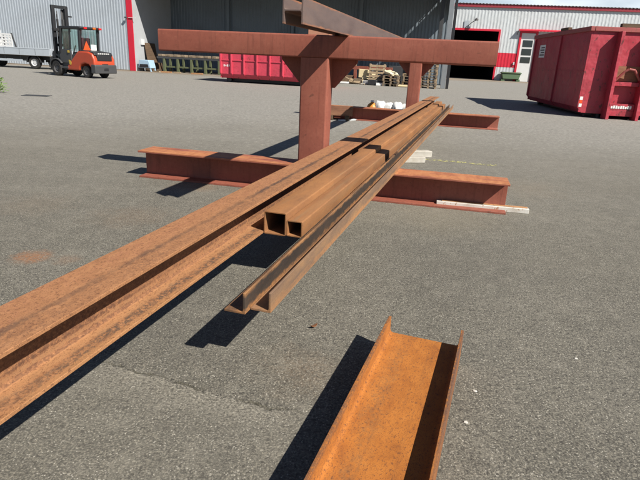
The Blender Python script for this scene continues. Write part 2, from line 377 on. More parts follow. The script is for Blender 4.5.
def thing(name, label, cat, loc=(0, 0, 0), rz=0, group=None):
    o = bpy.data.objects.new(name, None); COL.objects.link(o); o.empty_display_size = .2
    o.location = loc; o.rotation_euler = (0, 0, rz)
    return tag(o, label, cat, group)
def dup(root, loc, rz, label, group=None):
    r = root.copy(); COL.objects.link(r); r.location = loc; r.rotation_euler = (0, 0, rz); r['label'] = label
    if group: r['group'] = group
    for ch in list(root.children):
        c = ch.copy(); COL.objects.link(c); c.parent = r
        for g in ch.children:
            d = g.copy(); COL.objects.link(d); d.parent = c
    return r
def i_sec(w, h, tw, tf, r, z0=0, n=4):
    """wide flange outline, counter-clockwise, base at z0"""
    q = []                                        # quarter: from flange tip underside to web
    hw, ht = w / 2, tw / 2
    def fil(cx, cz, a0, a1): return [(cx + r * math.cos(a0 + (a1 - a0) * i / n), cz + r * math.sin(a0 + (a1 - a0) * i / n)) for i in range(n + 1)]
    p = [(-hw, 0), (hw, 0), (hw, tf)]
    p += fil(ht + r, tf + r, -PI / 2, -PI)        # bottom right fillet
    p += fil(ht + r, h - tf - r, PI, PI / 2)
    p += [(hw, h - tf), (hw, h), (-hw, h), (-hw, h - tf)]
    p += fil(-ht - r, h - tf - r, PI / 2, 0)
    p += fil(-ht - r, tf + r, 0, -PI / 2)
    p += [(-hw, tf)]
    return [(a, b + z0) for a, b in p]
def rrect(w, h, r, n=4, cx=0, cz=0):
    p = []
    for sx, sz, a0 in ((1, -1, -PI / 2), (1, 1, 0), (-1, 1, PI / 2), (-1, -1, PI)):
        for i in range(n + 1):
            a = a0 + PI / 2 * i / n
            p.append((cx + sx * (w / 2 - r) + r * math.cos(a), cz + sz * (h / 2 - r) + r * math.sin(a)))
    return p
def yard(s_, v_, z=0, O=Vector((-12.7, 36.2, 0))): return O + U * s_ + V * v_ + Vector((0, 0, z))

# ------------------------------------------------------------------ ground
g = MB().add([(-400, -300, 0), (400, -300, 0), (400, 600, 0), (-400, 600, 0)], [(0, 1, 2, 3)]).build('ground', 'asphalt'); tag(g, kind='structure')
def strip(name, pts, z, mat):
    return tag(MB().add([(p[0], p[1], z) for p in pts], [tuple(range(len(pts)))]).build(name, mat), kind='structure')
strip('pavement', [yard(-16, -.9), yard(2, -1.5), yard(8, -1.1), yard(14, -.4), yard(19, .5), yard(19, 5), yard(-16, 5)], .004, 'concrete')
strip('pavement', [(9.0, 49.5), (15.5, 52.5), (24, 51.2), (44, 48), (44, 56), (9.0, 61)], .004, 'concrete')
def ragged_line(a, b, w, mat):
    a, b = Vector(a), Vector(b); n = 40; d = (b - a).normalized(); x = Vector((-d.y, d.x)); L = []; R_ = []
    for i in range(n + 1):
        p = a.lerp(b, i / n); k = .5 + random.random() * .35
        L.append((*(p + x * w * k), .004)); R_.append((*(p - x * w * (.5 + random.random() * .35)), .004))
    return tag(MB().add(L + R_, [(i, n + 1 + i, n + 2 + i, i + 1) for i in range(n)]).build('road_marking', mat), kind='structure')
ragged_line((1.35, 7.62), (2.42, 7.36), .10, 'line_yellow')
ragged_line((-1.9, 8.35), (-.1, 7.95), .08, 'line_pale')

# ------------------------------------------------------------------ trestles
HB, LB, WB = .289, 3.8046, .319
ZT, HT = 1.3066, .2054
def trestle(loc, label):
    t = thing('steel_trestle', label, 'trestle', loc, A0, 'red steel trestles')
    MB().prism([(a, b) for a, b in i_sec(WB, HB, .012, .019, .022)], 0, LB, 'X').build('ground_beam', 'primer_worn', t, .002)
    sp, pw, pd = 1.8938, .2749, .2299
    pts = rrect(pw, pd, .022, 4, sp, 0)
    MB().prism(pts, HB - .001, ZT + .001, 'Z').build('post', 'primer', t, 0, 40)
    MB().prism(rrect(.23, HT, .016, 4, 0, ZT + HT / 2), .2839, 3.5293, 'X').build('top_beam', 'primer', t, 0, 40)
    for s in (-1, 1):
        x0 = sp + s * (pw / 2 - .002)
        MB().prism([(x0, ZT + .004), (x0 + s * .245, ZT + .004), (x0 + s * .245, ZT - .025), (x0 + s * .03, ZT - .27), (x0, ZT - .27)], .075, .09).build('gusset', 'primer', t)
    # weld beads at the foot of the post
    w = MB()
    for yy in (-pd / 2 - .004, pd / 2 + .004): w.cyl((sp - pw / 2, yy, HB + .004), (sp + pw / 2, yy, HB + .004), .007, n=8)
    for xx in (sp - pw / 2 - .004, sp + pw / 2 + .004): w.cyl((xx, -pd / 2, HB + .004), (xx, pd / 2, HB + .004), .007, n=8)
    w.build('weld_bead', 'primer', t, 0, 40)
    return t
P0 = Vector((-1.9549, 5.759, 0))
tr = trestle(P0, 'nearer red steel trestle carrying the long rusty steel bundle')
P1 = P0 + V * 7.2286 + U * .4718
dup(tr, P1, A0, 'farther red steel trestle standing before the white sacks')

# ------------------------------------------------------------------ the long steel
bu = Vector((math.sin(AZ), math.cos(AZ), 0)); bv = Vector((math.cos(AZ), -math.sin(AZ), 0)); BO = Vector((0, 5.5, 0))
def lay(lat, along, z): return BO + bv * lat + bu * along + Vector((0, 0, z))
def bar_obj(name, mb, mat, lat, along, z, label, cat, group=None, rz=-AZ, bev=.0015, sm=35):
    o = mb.build(name, mat, None, bev, sm); o.location = lay(lat, along, z); o.rotation_euler = (0, 0, rz)
    return tag(o, label, cat, group)
ZB = HB + .001
bar_obj('wide_flange_beam', MB().prism(i_sec(.240, .206, .010, .014, .018), 0, 14.6), 'rust_beam', .238, -5.15, ZB,
        'long rusty wide flange beam lying across the trestles, leftmost of the steel bundle', 'steel beam')
def sq(a, t_, L): return MB().tube(rrect(a, a, t_ * 1.5, 4, a / 2, a / 2), rrect(a - 2 * t_, a - 2 * t_, t_ * .6, 4, a / 2, a / 2), 0, L)
bar_obj('square_tube', sq(.140, .006, 11.12), 'rust_tube', .362, -2.475, ZB, 'larger rusty square steel tube with open end, beside the wide flange beam', 'steel tube', bev=0)
bar_obj('square_tube', sq(.098, .006, 11.0), 'rust_tube', .503, -2.465, ZB, 'smaller rusty square steel tube, right against the larger square tube', 'steel tube', bev=0)
def angle(a, t_, L):
    r = .009
    p = [(-a, 0), (0, 0), (0, a), (-t_, a)] + [(-t_ - r + r * math.cos(x), t_ + r - r * math.sin(x)) for x in [PI / 2 * i / 4 for i in range(5)]][0:5] + [(-a, t_)]
    return MB().prism(p, 0, L)
bar_obj('angle_bar', angle(.095, .010, 12.0), 'rust_angle', .705, -3.49, ZB, 'dark grey steel angle bar between the tubes and the browner angle bar', 'angle bar', 'long steel angle bars')
bar_obj('angle_bar', angle(.090, .010, 11.95), 'rust_angle_light', .798, -3.44, ZB, 'browner rusty steel angle bar, rightmost of the long bundle', 'angle bar', 'long steel angle bars')
# H section lying on its side across the top beams
hs = [(b - .0725, a + .084) for a, b in i_sec(.168, .145, .009, .013, .012)]
o = MB().prism(hs, 0, 12.0).build('h_section_beam', 'scale_steel', None, .0015, 35)
o.location = (-.252, 3.79, ZT + HT + .001); o.rotation_euler = (0, 0, -.250)
tag(o, 'grey mill scale beam lying on its side on top of both trestles', 'steel beam')
# channel on the ground, open side up
gs = [(b - .1725, a + .086) for a, b in i_sec(.172, .345, .009, .0125, .018)]
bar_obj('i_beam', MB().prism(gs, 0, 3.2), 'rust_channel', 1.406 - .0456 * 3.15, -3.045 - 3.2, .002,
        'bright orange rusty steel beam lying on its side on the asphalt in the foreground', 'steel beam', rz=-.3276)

# short pieces round the trestles
def place(o, loc, rz=0, rx=0, ry=0): o.location = loc; o.rotation_euler = (rx, ry, rz); return o
o = MB().prism([(-.085, 0), (.085, 0), (.085, .14), (.073, .14), (.073, .012), (-.073, .012), (-.073, .205), (-.085, .205)], 0, .58).build('steel_offcut', 'rust_brown', None, .002)
tag(place(o, P1 + U * .02 + Vector((0, 0, .106)) + V * -.36, A0 - PI / 2 + .10), 'short brown steel profile offcut resting on two dark blocks before the farther trestle', 'steel offcut')
o = MB().box((0, 0, .012), (.52, .10, .024)).build('flat_bar', 'sheet_white', None, .002)
tag(place(o, (.50, 12.3, .001), .75), 'pale flat strip lying on the asphalt before the farther trestle', 'flat bar')
for k_, lb in ((.10, 'dark timber block under the left half of the short brown steel offcut'), (.46, 'dark timber block under the right half of the short brown steel offcut')):
    o = MB().box((0, 0, .05), (.09, .24, .10)).build('timber_block', 'wood_dark', None, .006); tag(place(o, P1 + U * (.02 + k_) + V * (-.36 + .1 * k_) + Vector((0, 0, .004)), A0 + .1), lb, 'block', 'timber blocks under the offcut')
# flaking timber against the nearer trestle
pl = thing('timber_plank', 'white painted timber plank with flaking top, lying before the right end of the nearer trestle', 'plank', (1.13, 5.02, 0), A0 + .045)
MB().box((.42, 0, .024), (.86, .075, .046)).build('board', 'plank_white', pl, .004)
MB().box((.44, .010, .0505), (.80, .040, .006)).build('bare_face', 'plank_bare', pl, .002)
o = MB().box((0, 0, .010), (.62, .03, .018)).build('wooden_batten', 'plank_bare', None, .003)
tag(place(o, (.80, 5.16, .001), A0 - .01), 'thin brown wooden batten lying along the foot of the nearer trestle', 'batten')
def rough_block(d, seed):
    r = random.Random(seed); m = MB(); n = 5; vs = []; fs = []
    import itertools
    idx = {}
    for i, j, k in itertools.product(range(n + 1), range(3), range(3)):
        if 0 < i < n and j == 1 and k == 1: continue
        idx[(i, j, k)] = len(vs)
        vs.append(((i / n - .5) * d[0] + r.uniform(-.008, .008), (j / 2 - .5) * d[1] + r.uniform(-.008, .008), k / 2 * d[2] + r.uniform(-.004, .006) * (k > 0)))
    def q(*k):
        if all(x in idx for x in k): fs.append(tuple(idx[x] for x in k))
    for i in range(n):
        for j in range(2):
            q((i, j, 0), (i, j + 1, 0), (i + 1, j + 1, 0), (i + 1, j, 0)); q((i, j, 2), (i + 1, j, 2), (i + 1, j + 1, 2), (i, j + 1, 2))
        for k in range(2):
            q((i, 0, k), (i + 1, 0, k), (i + 1, 0, k + 1), (i, 0, k + 1)); q((i, 2, k), (i, 2, k + 1), (i + 1, 2, k + 1), (i + 1, 2, k))
    for j in range(2):
        for k in range(2):
            q((0, j, k), (0, j, k + 1), (0, j + 1, k + 1), (0, j + 1, k)); q((n, j, k), (n, j + 1, k), (n, j + 1, k + 1), (n, j, k + 1))
    return m.add(vs, fs)
o = rough_block((.46, .16, .085), 1).build('timber_offcut', 'styro', None, .008, 50); tag(place(o, (1.16, 7.30, .001), .30), 'chalky white timber offcut nearest the trestle, under the long bundle', 'offcut', 'white offcuts under the bundle')
o = rough_block((.55, .17, .085), 2).build('timber_offcut', 'styro', None, .008, 50); tag(place(o, (1.30, 7.80, .001), .22), 'chalky white timber offcut farther behind the trestle, beside the yellow paint', 'offcut', 'white offcuts under the bundle')

# sacks beyond the far trestle
def sack(rx, ry, h, seed, mat, name, jit=.022):
    r = random.Random(seed); m = MB(); n, k = 18, 9; vs = []
    ph = [r.uniform(0, 6.28) for _ in range(6)]
    for i in range(k + 1):
        a = PI * i / k
        for j in range(n):
            b = 2 * PI * j / n
            q = 1 + .10 * math.sin(3 * b + ph[0] + 2 * a) + .10 * math.sin(5 * b + ph[1] + 3 * a) + .05 * math.sin(7 * a + ph[2])
            s_ = math.sin(a) ** .55
            vs.append((rx * s_ * q * math.cos(b), ry * s_ * q * math.sin(b), h * (.5 - .5 * math.cos(a) * (1 + .0 * q)) + (.02 * math.sin(2 * b + ph[3]) if 0 < i < k else 0)))
    vs = [(x + r.uniform(-jit, jit), y + r.uniform(-jit, jit), max(z + r.uniform(-jit, jit), .0)) for x, y, z in vs]
    for i in (0, k): vs[i * n:(i + 1) * n] = [vs[i * n]] * n
    fs = [(i * n + j, i * n + (j + 1) % n, (i + 1) * n + (j + 1) % n, (i + 1) * n + j) for i in range(k) for j in range(n)]
    return m.add(vs, fs).build(name, mat, None, 0, 60)
SB = P1 + V * 1.08
lab = ['white plastic sack touching the orange jug', 'white plastic sack, second along from the orange jug', 'white plastic sack, third along from the orange jug', 'white plastic sack, fourth along from the orange jug', 'white plastic sack, fifth along from the orange jug', 'white plastic sack nearest the far trestle post, sixth from the orange jug']
for i in range(6):
    o = sack(.155, .13, (.37, .34, .37, .335, .36, .345)[i], 11 + i, 'sack_white', 'plastic_sack', .007); place(o, SB + U * (1.04 + .215 * i) + V * (.06 * (i % 2)) + Vector((0, 0, .008)), .6 * i)
    tag(o, lab[i], 'sack', 'white sacks behind the farther trestle')
j = thing('plastic_jug', 'orange plastic jug beside the white sacks behind the farther trestle', 'jug', SB + U * .84 + Vector((0, 0, .001)))
MB().lathe([(0, 0), (.12, 0), (.135, .03), (.135, .22), (.10, .29), (.04, .33), (.04, .345), (0, .345)], 20, 'Z').build('body', 'sack_orange', j, 0, 40)
MB().lathe([(.045, .346), (.045, .385), (0, .385)], 16, 'Z').build('cap', 'white', j, 0, 40)

# ------------------------------------------------------------------ corrugated sheet
def corr(m, s0, s1, z0, z1, y, pitch=.2, depth=.014, place=None, flip=1):
    """trapezoid sheet in local coordinates: s along X, y = mean plane, ribs toward -Y"""
    n = max(1, round((s1 - s0) / pitch)); p = (s1 - s0) / n; pts = []
    for i in range(n):
        a = s0 + i * p
        pts += [(a, 0), (a + p * .40, 0), (a + p * .52, -depth), (a + p * .88, -depth)]
    pts.append((s1, 0))
    front = [(x, y + flip * d) for x, d in pts]
    o = len(front)
    vs = [(x, yy, z) for z in (z0, z1) for x, yy in front] + [(x, yy + flip * .02, z) for z in (z0, z1) for x, yy in front]
    fs = []
    for i in range(o - 1):
        fs += [(i, i + 1, o + i + 1, o + i), (2 * o + i + 1, 2 * o + i, 3 * o + i, 3 * o + i + 1), (i + 1, i, 2 * o + i, 2 * o + i + 1), (o + i, o + i + 1, 3 * o + i + 1, 3 * o + i)]
    fs += [(0, o, 3 * o, 2 * o), (o - 1, 2 * o - 1, 4 * o - 1, 3 * o - 1)]
    return m.add(vs, fs)

# ------------------------------------------------------------------ left hall with open storage shed
hall = thing('storage_hall', 'grey corrugated hall with red corner stripe and deep open shed bay', 'building', (-12.7, 36.2, 0), A0)
HH = 8.2
corr(MB(), -17, -.30, .06, HH, 0).build('wall', 'sheet_grey', hall)
MB().span((-17, -.02, 0), (-.30, .05, .06)).build('plinth', 'concrete', hall)
MB().span((-17, .03, 0), (-.06, .23, HH)).build('wall', 'render_grey', hall)
MB().span((-.30, -.045, .02), (.09, .025, HH)).build('corner_strip', 'trim_red', hall, .004)
D = 5.0; SR = 20.0
MB().span((-.05, .03, 0), (.09, D + .2, HH)).build('side_wall', 'render_grey', hall)
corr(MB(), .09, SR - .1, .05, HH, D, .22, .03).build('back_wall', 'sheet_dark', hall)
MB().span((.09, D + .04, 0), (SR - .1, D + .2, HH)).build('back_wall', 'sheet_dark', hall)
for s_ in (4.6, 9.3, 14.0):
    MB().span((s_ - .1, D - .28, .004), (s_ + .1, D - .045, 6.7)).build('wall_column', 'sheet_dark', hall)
# shed roof, front fascia, rafters
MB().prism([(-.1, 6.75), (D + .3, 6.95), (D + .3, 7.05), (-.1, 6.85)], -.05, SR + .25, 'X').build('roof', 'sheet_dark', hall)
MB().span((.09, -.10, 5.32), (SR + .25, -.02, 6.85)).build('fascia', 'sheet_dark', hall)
for s_ in (.4, 4.6, 9.3, 14.0, 18.6): MB().span((s_ - .07, 0, 6.35), (s_ + .07, D - .05, 6.74)).build('rafter', 'dark_grey', hall)
# right gable: cladding with a row of light slots under the eave
gp = MB(); gp.span((SR, -.02, 4.50), (SR + .025, D + .2, 6.15)); gp.span((SR, -.02, 6.40), (SR + .025, D + .2, 6.80))
v_ = -.02
for k in range(28):
    gp.span((SR, v_, 6.16), (SR + .014, v_ + .055, 6.40)); v_ += .19
gp.build('gable_panel', 'sheet_dark', hall)
MB().span((SR - .29, -.19, 0), (SR - .02, .12, 5.31)).build('corner_column', 'steel_grey', hall, .01)
MB().span((SR, -.15, 0), (SR + .16, .1, 5.31)).build('black_upright', 'black', hall, .006)  # plain black upright along the right side of the grey column
MB().span((SR - .75, .9, 0), (SR - .55, 1.1, 6.7)).build('inner_post', 'dark_grey', hall)
MB().cyl((SR - .42, .3, 5.3), (SR - 1.9, .9, 3.6), .03, n=8).build('brace', 'dark_grey', hall, 0, 40)
# small things on the corner
l = MB().cyl((-.28, -.05, 3.25), (-.28, -.14, 3.25), .025, n=8); l.span((-.36, -.22, 3.19), (-.20, -.12, 3.28)); l.build('wall_lamp', 'dark_grey', hall, .004)
MB().span((-.15, -.10, 3.22), (.36, -.06, 3.25)).build('cable_arm', 'white', hall)
MB().span((.095, .75, 1.65), (.20, 1.1, 2.0)).build('junction_box', 'white', hall, .01)

# ------------------------------------------------------------------ right hall with gate
fac = thing('factory_hall', 'off white corrugated factory hall with red trimmed gate and door', 'building', (19.7, 57.9, 0), -.15)
G0, G1, GZ = -6.95, -2.45, 4.78
W = 7.0
def fwall(a, b, z0, z1, mat='sheet_white'): corr(MB(), a, b, z0, z1, 0, .33, .016).build('wall', mat, fac)
fwall(-24, G0 - .18, 0, W); fwall(G0 - .18, G1 + .18, GZ + .2, W)
fwall(G1 + .18, -.36, 2.75, W); fwall(G1 + .18, -.36, .05, 1.36)
corr(MB(), G1 + .18, -.36, 1.363, 2.747, -.012, .33, .016).build('red_band', 'trim_red', fac)
fwall(-.36, 7.4, 5.05, W); fwall(1.42, 4.4, 0, 5.04); fwall(7.4, 26, 0, W); fwall(4.4, 7.4, 4.9, 5.04)
# second sectional door behind the container
MB().span((4.4, .06, 0), (7.4, .12, 4.9)).build('sectional_door', 'white', fac)
for a, b in ((-24, G0 - .2), (G1 + .2, 26)): MB().span((a, .05, 0), (b, .25, 7.2)).build('wall', 'render_grey', fac)
MB().span((G0 - .2, .05, GZ + .21), (G1 + .2, .25, 7.2)).build('wall', 'render_grey', fac)
# gate frame and the dark bay behind it
MB().span((G0 - .18, -.10, GZ), (G1 + .18, .06, GZ + .2)).build('gate_frame', 'trim_red', fac, .005)
MB().span((G0 - .18, -.10, 0), (G0, .06, GZ - .002)).build('gate_frame', 'trim_red', fac, .005)
MB().span((G1, -.10, 0), (G1 + .18, .06, GZ - .002)).build('gate_frame', 'trim_red', fac, .005)
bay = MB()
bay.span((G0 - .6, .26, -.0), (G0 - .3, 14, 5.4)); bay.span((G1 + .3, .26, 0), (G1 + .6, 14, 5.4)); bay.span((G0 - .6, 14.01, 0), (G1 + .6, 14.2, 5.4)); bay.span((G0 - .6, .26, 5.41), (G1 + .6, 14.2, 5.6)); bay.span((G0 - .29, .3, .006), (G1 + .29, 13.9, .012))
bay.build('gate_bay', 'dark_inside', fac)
# personnel door with three panes, red frame and canopy
dr = MB().span((-.16, -.02, .02), (1.22, .04, 4.72)).build('door', 'white', fac, .006)
for z0, z1 in ((3.42, 4.06), (2.62, 3.24), (1.86, 2.44)):
    w_ = MB().span((.06, -.045, z0), (1.02, -.024, z1)).build('pane', 'dark_glass', dr)
fr = MB(); fr.span((-.36, -.10, 0), (-.165, .06, 4.74)); fr.span((1.225, -.10, 0), (1.42, .06, 4.74)); fr.span((-.36, -.10, 4.742), (1.42, .06, 4.93)); fr.build('door_frame', 'trim_red', fac, .004)
MB().prism([(-.45, 4.90), (-.11, 4.95), (-.11, 5.12), (-.45, 5.04)], -.55, 4.2, 'X').build('door_canopy', 'trim_red', fac, .01)
MB().cyl((-.62, -.45, 4.92), (-.62, -.05, 4.55), .03, n=8).build('canopy_strut', 'dark_grey', fac, 0, 40)
MB().span((-.62, -.16, 1.62), (-.48, -.065, 1.9)).build('junction_box', 'sheet_white', fac, .01)
# eave flashing, gutter, low roof
MB().span((-24, -.16, W + .003), (26, .05, 7.30)).build('eave_flashing', 'trim_dark_red', fac, .01)
corr(MB(), -24, 26, 0, 24, 0, .33, .04).build('roof', 'roof_metal', fac).matrix_local = Matrix.Translation((0, -.25, 7.34)) @ Matrix.Rotation(math.radians(-87.2), 4, 'X')
lm = MB().cyl((-5.9, -.06, 4.98), (-5.25, -.5, 5.55), .035, n=8); lm.cyl((-5.25, -.5, 5.55), (-4.95, -.55, 5.72), .035, n=8)
lm.build('lamp_arm', 'dark_grey', fac, 0, 40)
MB().lathe([(0, .16), (.08, .16), (.20, 0), (.17, -.06), (0, -.08)], 14, 'Z', (-4.88, -.55, 5.78)).build('lamp_head', 'rim', fac, 0, 40)
MB().span((-6.0, -.09, 5.0), (-5.5, -.052, 5.7)).build('wall_plate', 'sheet_grey', fac)
# planter by the gate
pn = thing('planter', 'green trough planter standing between the gate and the white door', 'planter', (18.85, 57.4, 0), -.15)
MB().prism([(-.8, .22), (.8, .22), (.95, .78), (-.95, .78)], -.45, .45).build('trough', 'planter_green', pn, .05, 40, 3)
MB().span((-1.0, -.52, .78), (1.0, .52, .88)).build('rim', 'planter_green', pn, .03)
for x in (-.75, .75): MB().span((x - .18, -.38, 0), (x + .18, .38, .22)).build('foot', 'planter_green', pn, .02)
MB().span((-.9, -.40, .881), (.9, .40, .91)).build('soil', 'wood_dark', pn)

# ------------------------------------------------------------------ roll-off containers
def container(label, loc, rz, L, Wd, H, ribs, mat, ribw, z0, group, cham, rim=.12, hookframe=False, ribd=.08):
    """local X = length, Y = width (origin at one lower front corner, near side at y=0), Z up"""
    c = thing('rolloff_container', label, 'container', loc, rz, group)
    b = MB(); th = .05
    # side walls with a tucked-in lower edge
    for y, sg in ((0, 1), (Wd, -1)):
        pts = [(y, H), (y, z0 + cham), (y + sg * cham * .9, z0), (y + sg * (cham * .9 + th), z0), (y + sg * th, z0 + cham), (y + sg * th, H)]
        b.prism(pts, 0, L, 'X')
    b.span((0, cham, z0), (L, Wd - cham, z0 + .06))
    b.span((.001, .05, z0 + .02), (.05, Wd - .05, H - .002)); b.span((L - .05, .05, z0 + .02), (L - .001, Wd - .05, H - .002))
    b.build('body', mat, c, .004)
    r = MB()
    for y in (-.06, Wd - .06): r.span((-.05, y, H - .03), (L + .05, y + .12, H + rim - .03))
    for x in (-.06, L - .06): r.span((x, .061, H - .028), (x + .12, Wd - .061, H + rim - .032))
    r.build('rim', 'cont_rim', c, .012)
    for x in ribs:
        for y, sg in ((0, -1), (Wd, 1)):
            pts = [(y, H - .04), (y + sg * ribd, H - .10), (y + sg * ribd, z0 + cham + .03), (y - sg * cham * .9, z0 - .01), (y - sg * (cham * .9 + .06), z0 + .03), (y - sg * .01, z0 + cham)]
            MB().prism(pts, x - ribw / 2, x + ribw / 2, 'X').build('rib', mat, c, .006)
    sk = MB()
    for y in (Wd / 2 - .55, Wd / 2 + .47): sk.span((.1, y, z0 - .16), (L - .1, y + .08, z0 + .01))
    sk.build('skid', 'dark_grey', c)
    for x in (.35, L - .45):
        for y in (.35, Wd - .55): MB().cyl((x, y, .11), (x, y + .2, .11), .11, n=16).build('roller', 'dark_grey', c, 0, 40)
    return c
# far pink container: its long side faces the camera
pk = container('sun faded red container with vertical ribs, standing far behind the nearer trestle', (-5.35, 27.35, 0), A0, 5.55, 2.3, 2.08, [.06, .62, 1.28, 1.94, 2.60, 3.26, 3.92, 4.58, 5.22], 'cont_pink', .07, .20, 'steel waste containers', .20)
MB().span((.07, -.03, 1.02), (5.45, .01, 1.07)).build('stringer', 'cont_pink', pk, .005)
lt = MB()
for k in range(5): lt.span((.2 + .09 * k, -.004, .74 + .01 * (k % 2)), (.255 + .09 * k, .002, .84 - .02 * (k % 3 == 1)))
lt.build('lettering', 'paper', pk)
# load that looks over the rim
o = rough_block((1.05, .6, .62), 9).build('chipboard_scrap', paint('pinkish chipboard', (.50, .24, .15), .85, (.35, .17, .1), .5, 9.), None, .01, 50)
tag(place(o, Vector((-5.35, 27.35, 0)) + U * 4.85 + V * .75 + Vector((0, 0, 1.983)), A0), 'pinkish board scrap poking over the rim of the far container', 'scrap board')
pc = Vector((-5.35, 27.35, 0)) + U * 4.85 + V * 1.1
o = MB().span((-2.2, -.9, 0), (.95, 1.0, 1.72)).build('scrap_load', 'wood_dark', None, .02)
tag(place(o, Vector((-5.35, 27.35, .262)) + U * 4.0 + V * 1.15, A0), 'dark scrap filling the inside of the far container', 'scrap')

o = MB().box((0, 0, .2), (.75, .05, .40)).build('red_board', 'cont_rim', None, .008)
tag(place(o, Vector((-5.35, 27.35, 1.983)) + U * 3.85 + V * .7, A0), 'red board standing on the load of the far container beside the board scrap', 'board')

# right container: local X runs away along the shaded long side
e1 = Vector((.54, 5.95, 0)).normalized(); rz = math.atan2(e1.y, e1.x)
# its local Y points left when rz is about 84 degrees, so the box is built toward -Y by starting from the right side
Wd = 2.35; Mc = Vector((7.50, 16.35, 0)); right = Vector((e1.y, -e1.x, 0))
ct = container('dark red container with hook frame, standing on the right before the factory hall', Mc + right * Wd, rz, 5.75, Wd, 2.44, [2.55, 5.6], 'cont_dark', .10, .13, 'steel waste containers', .16, .13, ribd=.05)
# front end (local x < 0): two legs of the hook frame, cross bar, bail
for y in (Wd / 2 - .46, Wd / 2 + .37):
    MB().prism([(-.38, .0), (0, .0), (0, 2.42), (-.30, 2.42), (-.34, .6)], y, y + .09, 'Y').build('hook_leg', 'cont_dark', ct, .006)
MB().span((-.16, Wd / 2 - .368, .95), (-.02, Wd / 2 + .368, 1.06)).build('cross_bar', 'cont_dark', ct, .006)
MB().span((-.19, Wd / 2 - .368, .10), (-.02, Wd / 2 + .368, .26)).build('foot_bar', 'cont_dark', ct, .006)
bl = MB(); pts = [(-.10, Wd / 2 + .36, 1.02), (-.17, Wd / 2 + .12, 1.34), (-.20, Wd / 2 + .02, 1.42), (-.20, Wd / 2 - .14, 1.40), (-.12, Wd / 2 - .36, 1.14)]
for a, b in zip(pts, pts[1:]): bl.cyl(a, b, .035, n=10)
bl.build('hook_bail', 'cont_rim', ct, 0, 40)
MB().span((-.013, Wd / 2 - .36, 1.08), (-.0005, Wd / 2 + .36, 1.5)).build('wear_plate', 'rust_brown', ct)
lt = MB(); rr = random.Random(4)
for k in range(9):
    y = Wd / 2 + .30 - .066 * k
    lt.span((-.204, y - .05, .315), (-.198, y, .40 - .02 * (k % 3 == 0)))
MB().span((-.19, Wd / 2 - .36, .262), (-.02, Wd / 2 + .36, .45)).build('letter_panel', 'cont_dark', ct, .004)
lt.build('lettering', 'paper', ct)
for z0, mm in ((.30, 'paper'), (.40, 'tri_orange'), (.50, 'paper')):
    MB().span((-.006, Wd - .115, z0), (.0, Wd - .03, z0 + .095)).build('reflector', mm, ct)
sg = MB().span((4.25, Wd + .002, 1.72), (4.95, Wd + .008, 2.16)).build('notice_plate', 'paper', ct)
ln = MB()
for k in range(4): ln.span((4.32, Wd + .0085, 1.79 + .085 * k), (4.86 - .1 * (k % 2), Wd + .0095, 1.835 + .085 * k))
ln.build('printed_lines', 'dark_grey', sg)
MB().span((.05, Wd + .001, 1.30), (5.7, Wd + .012, 1.32)).build('seam', 'cont_dark', ct)
MB().span((.2, .2, .2), (5.5, Wd - .2, 2.25)).build('scrap', 'wood_dark', ct, .02)
def cpt(x, y, z): return Mc + right * Wd + e1 * x + Vector((-e1.y, e1.x, 0)) * y + Vector((0, 0, z))
o = MB().box((0, 0, .05), (.16, 1.5, .10)).build('wooden_beam', 'wood_dark', None, .006)
tag(place(o, cpt(.03, Wd / 2 - .35, 2.541), rz), 'dark brown wooden beam lying on the front rim of the right container', 'wooden beam')
o = MB().box((0, 0, .04), (.7, .12, .08)).build('wooden_beam', 'wood_dark', None, .006)
tag(place(o, cpt(2.3, Wd + .0, 2.541), rz + .02), 'short dark block lying on the long left rim of the right container', 'wooden beam')

# ------------------------------------------------------------------ forklift (local +X is its front)
def wheel(parent, x, y, r, w, rimmat='rim', name='wheel', dish=.55):
    k = MB().lathe([(r * .56, -w * .48), (r * .9, -w * .5), (r, -w * .34), (r, w * .34), (r * .9, w * .5), (r * .56, w * .48), (r * .56, -w * .48)], 28, 'Y', (0, 0, 0)).build('tyre', 'rubber', None, 0, 40)
    h = thing(name, None, None); h.parent = parent; h.location = (x, y, r); k.parent = h; k.name = 'tyre'
    MB().lathe([(0, -w * .30), (r * .25, -w * .32), (r * .32, -w * .18), (r * .56, -w * .40), (r * .56, w * .40), (r * .32, w * .18), (r * .25, w * .32), (0, w * .30)], 24, 'Y').build('rim', rimmat, h, 0, 40)
    return h
fd = Vector((-1.81, .95, 0)).normalized()
fk = thing('forklift', 'red orange forklift with black mast and glazed cab, parked by the grey hall', 'forklift', (-10.72, 25.45, 0), math.atan2(fd.y, fd.x))
cw = [(-.52, .34), (-.56, .55), (-.55, .82), (-.44, 1.06), (-.2, 1.14), (.36, 1.14), (.50, 1.02), (1.02, .52), (1.10, .42), (1.10, .30), (.36, .30), (.32, .46), (.22, .58), (.0, .64), (-.22, .58), (-.32, .46), (-.36, .30)]
MB().prism(cw[::-1], -.58, .58).build('counterweight', 'orange_red', fk, .07, 50, 4)
MB().prism([(-.61, .22), (-.62, .56), (-.58, .60), (-.38, .60), (-.36, .22)], -.605, .605).build('rear_bumper', 'dark_grey', fk, .05, 40, 3)
MB().span((-.63, -.12, .34), (-.60, .12, .46)).build('tow_pin', 'black', fk, .01)
vt = MB().span((-.575, -.40, .76), (-.50, .40, 1.0)).build('rear_grille', 'black', fk, .02)
for z in (.83, .89, .95): MB().span((-.59, -.32, z - .012), (-.576, .32, z + .012)).build('slat', 'dark_grey', vt)
MB().prism([(-.54, 1.0), (-.47, 1.12), (.38, 1.21), (.38, 1.02)], -.50, .50).build('hood', 'black', fk, .03, 45, 3)
lt = MB()
for k in range(6): lt.box((-.512, -.27 + .108 * k, 1.055), (.016, .078, .07), Matrix.Rotation(-.35, 3, 'Y'))
lt.build('lettering', 'paper', fk)
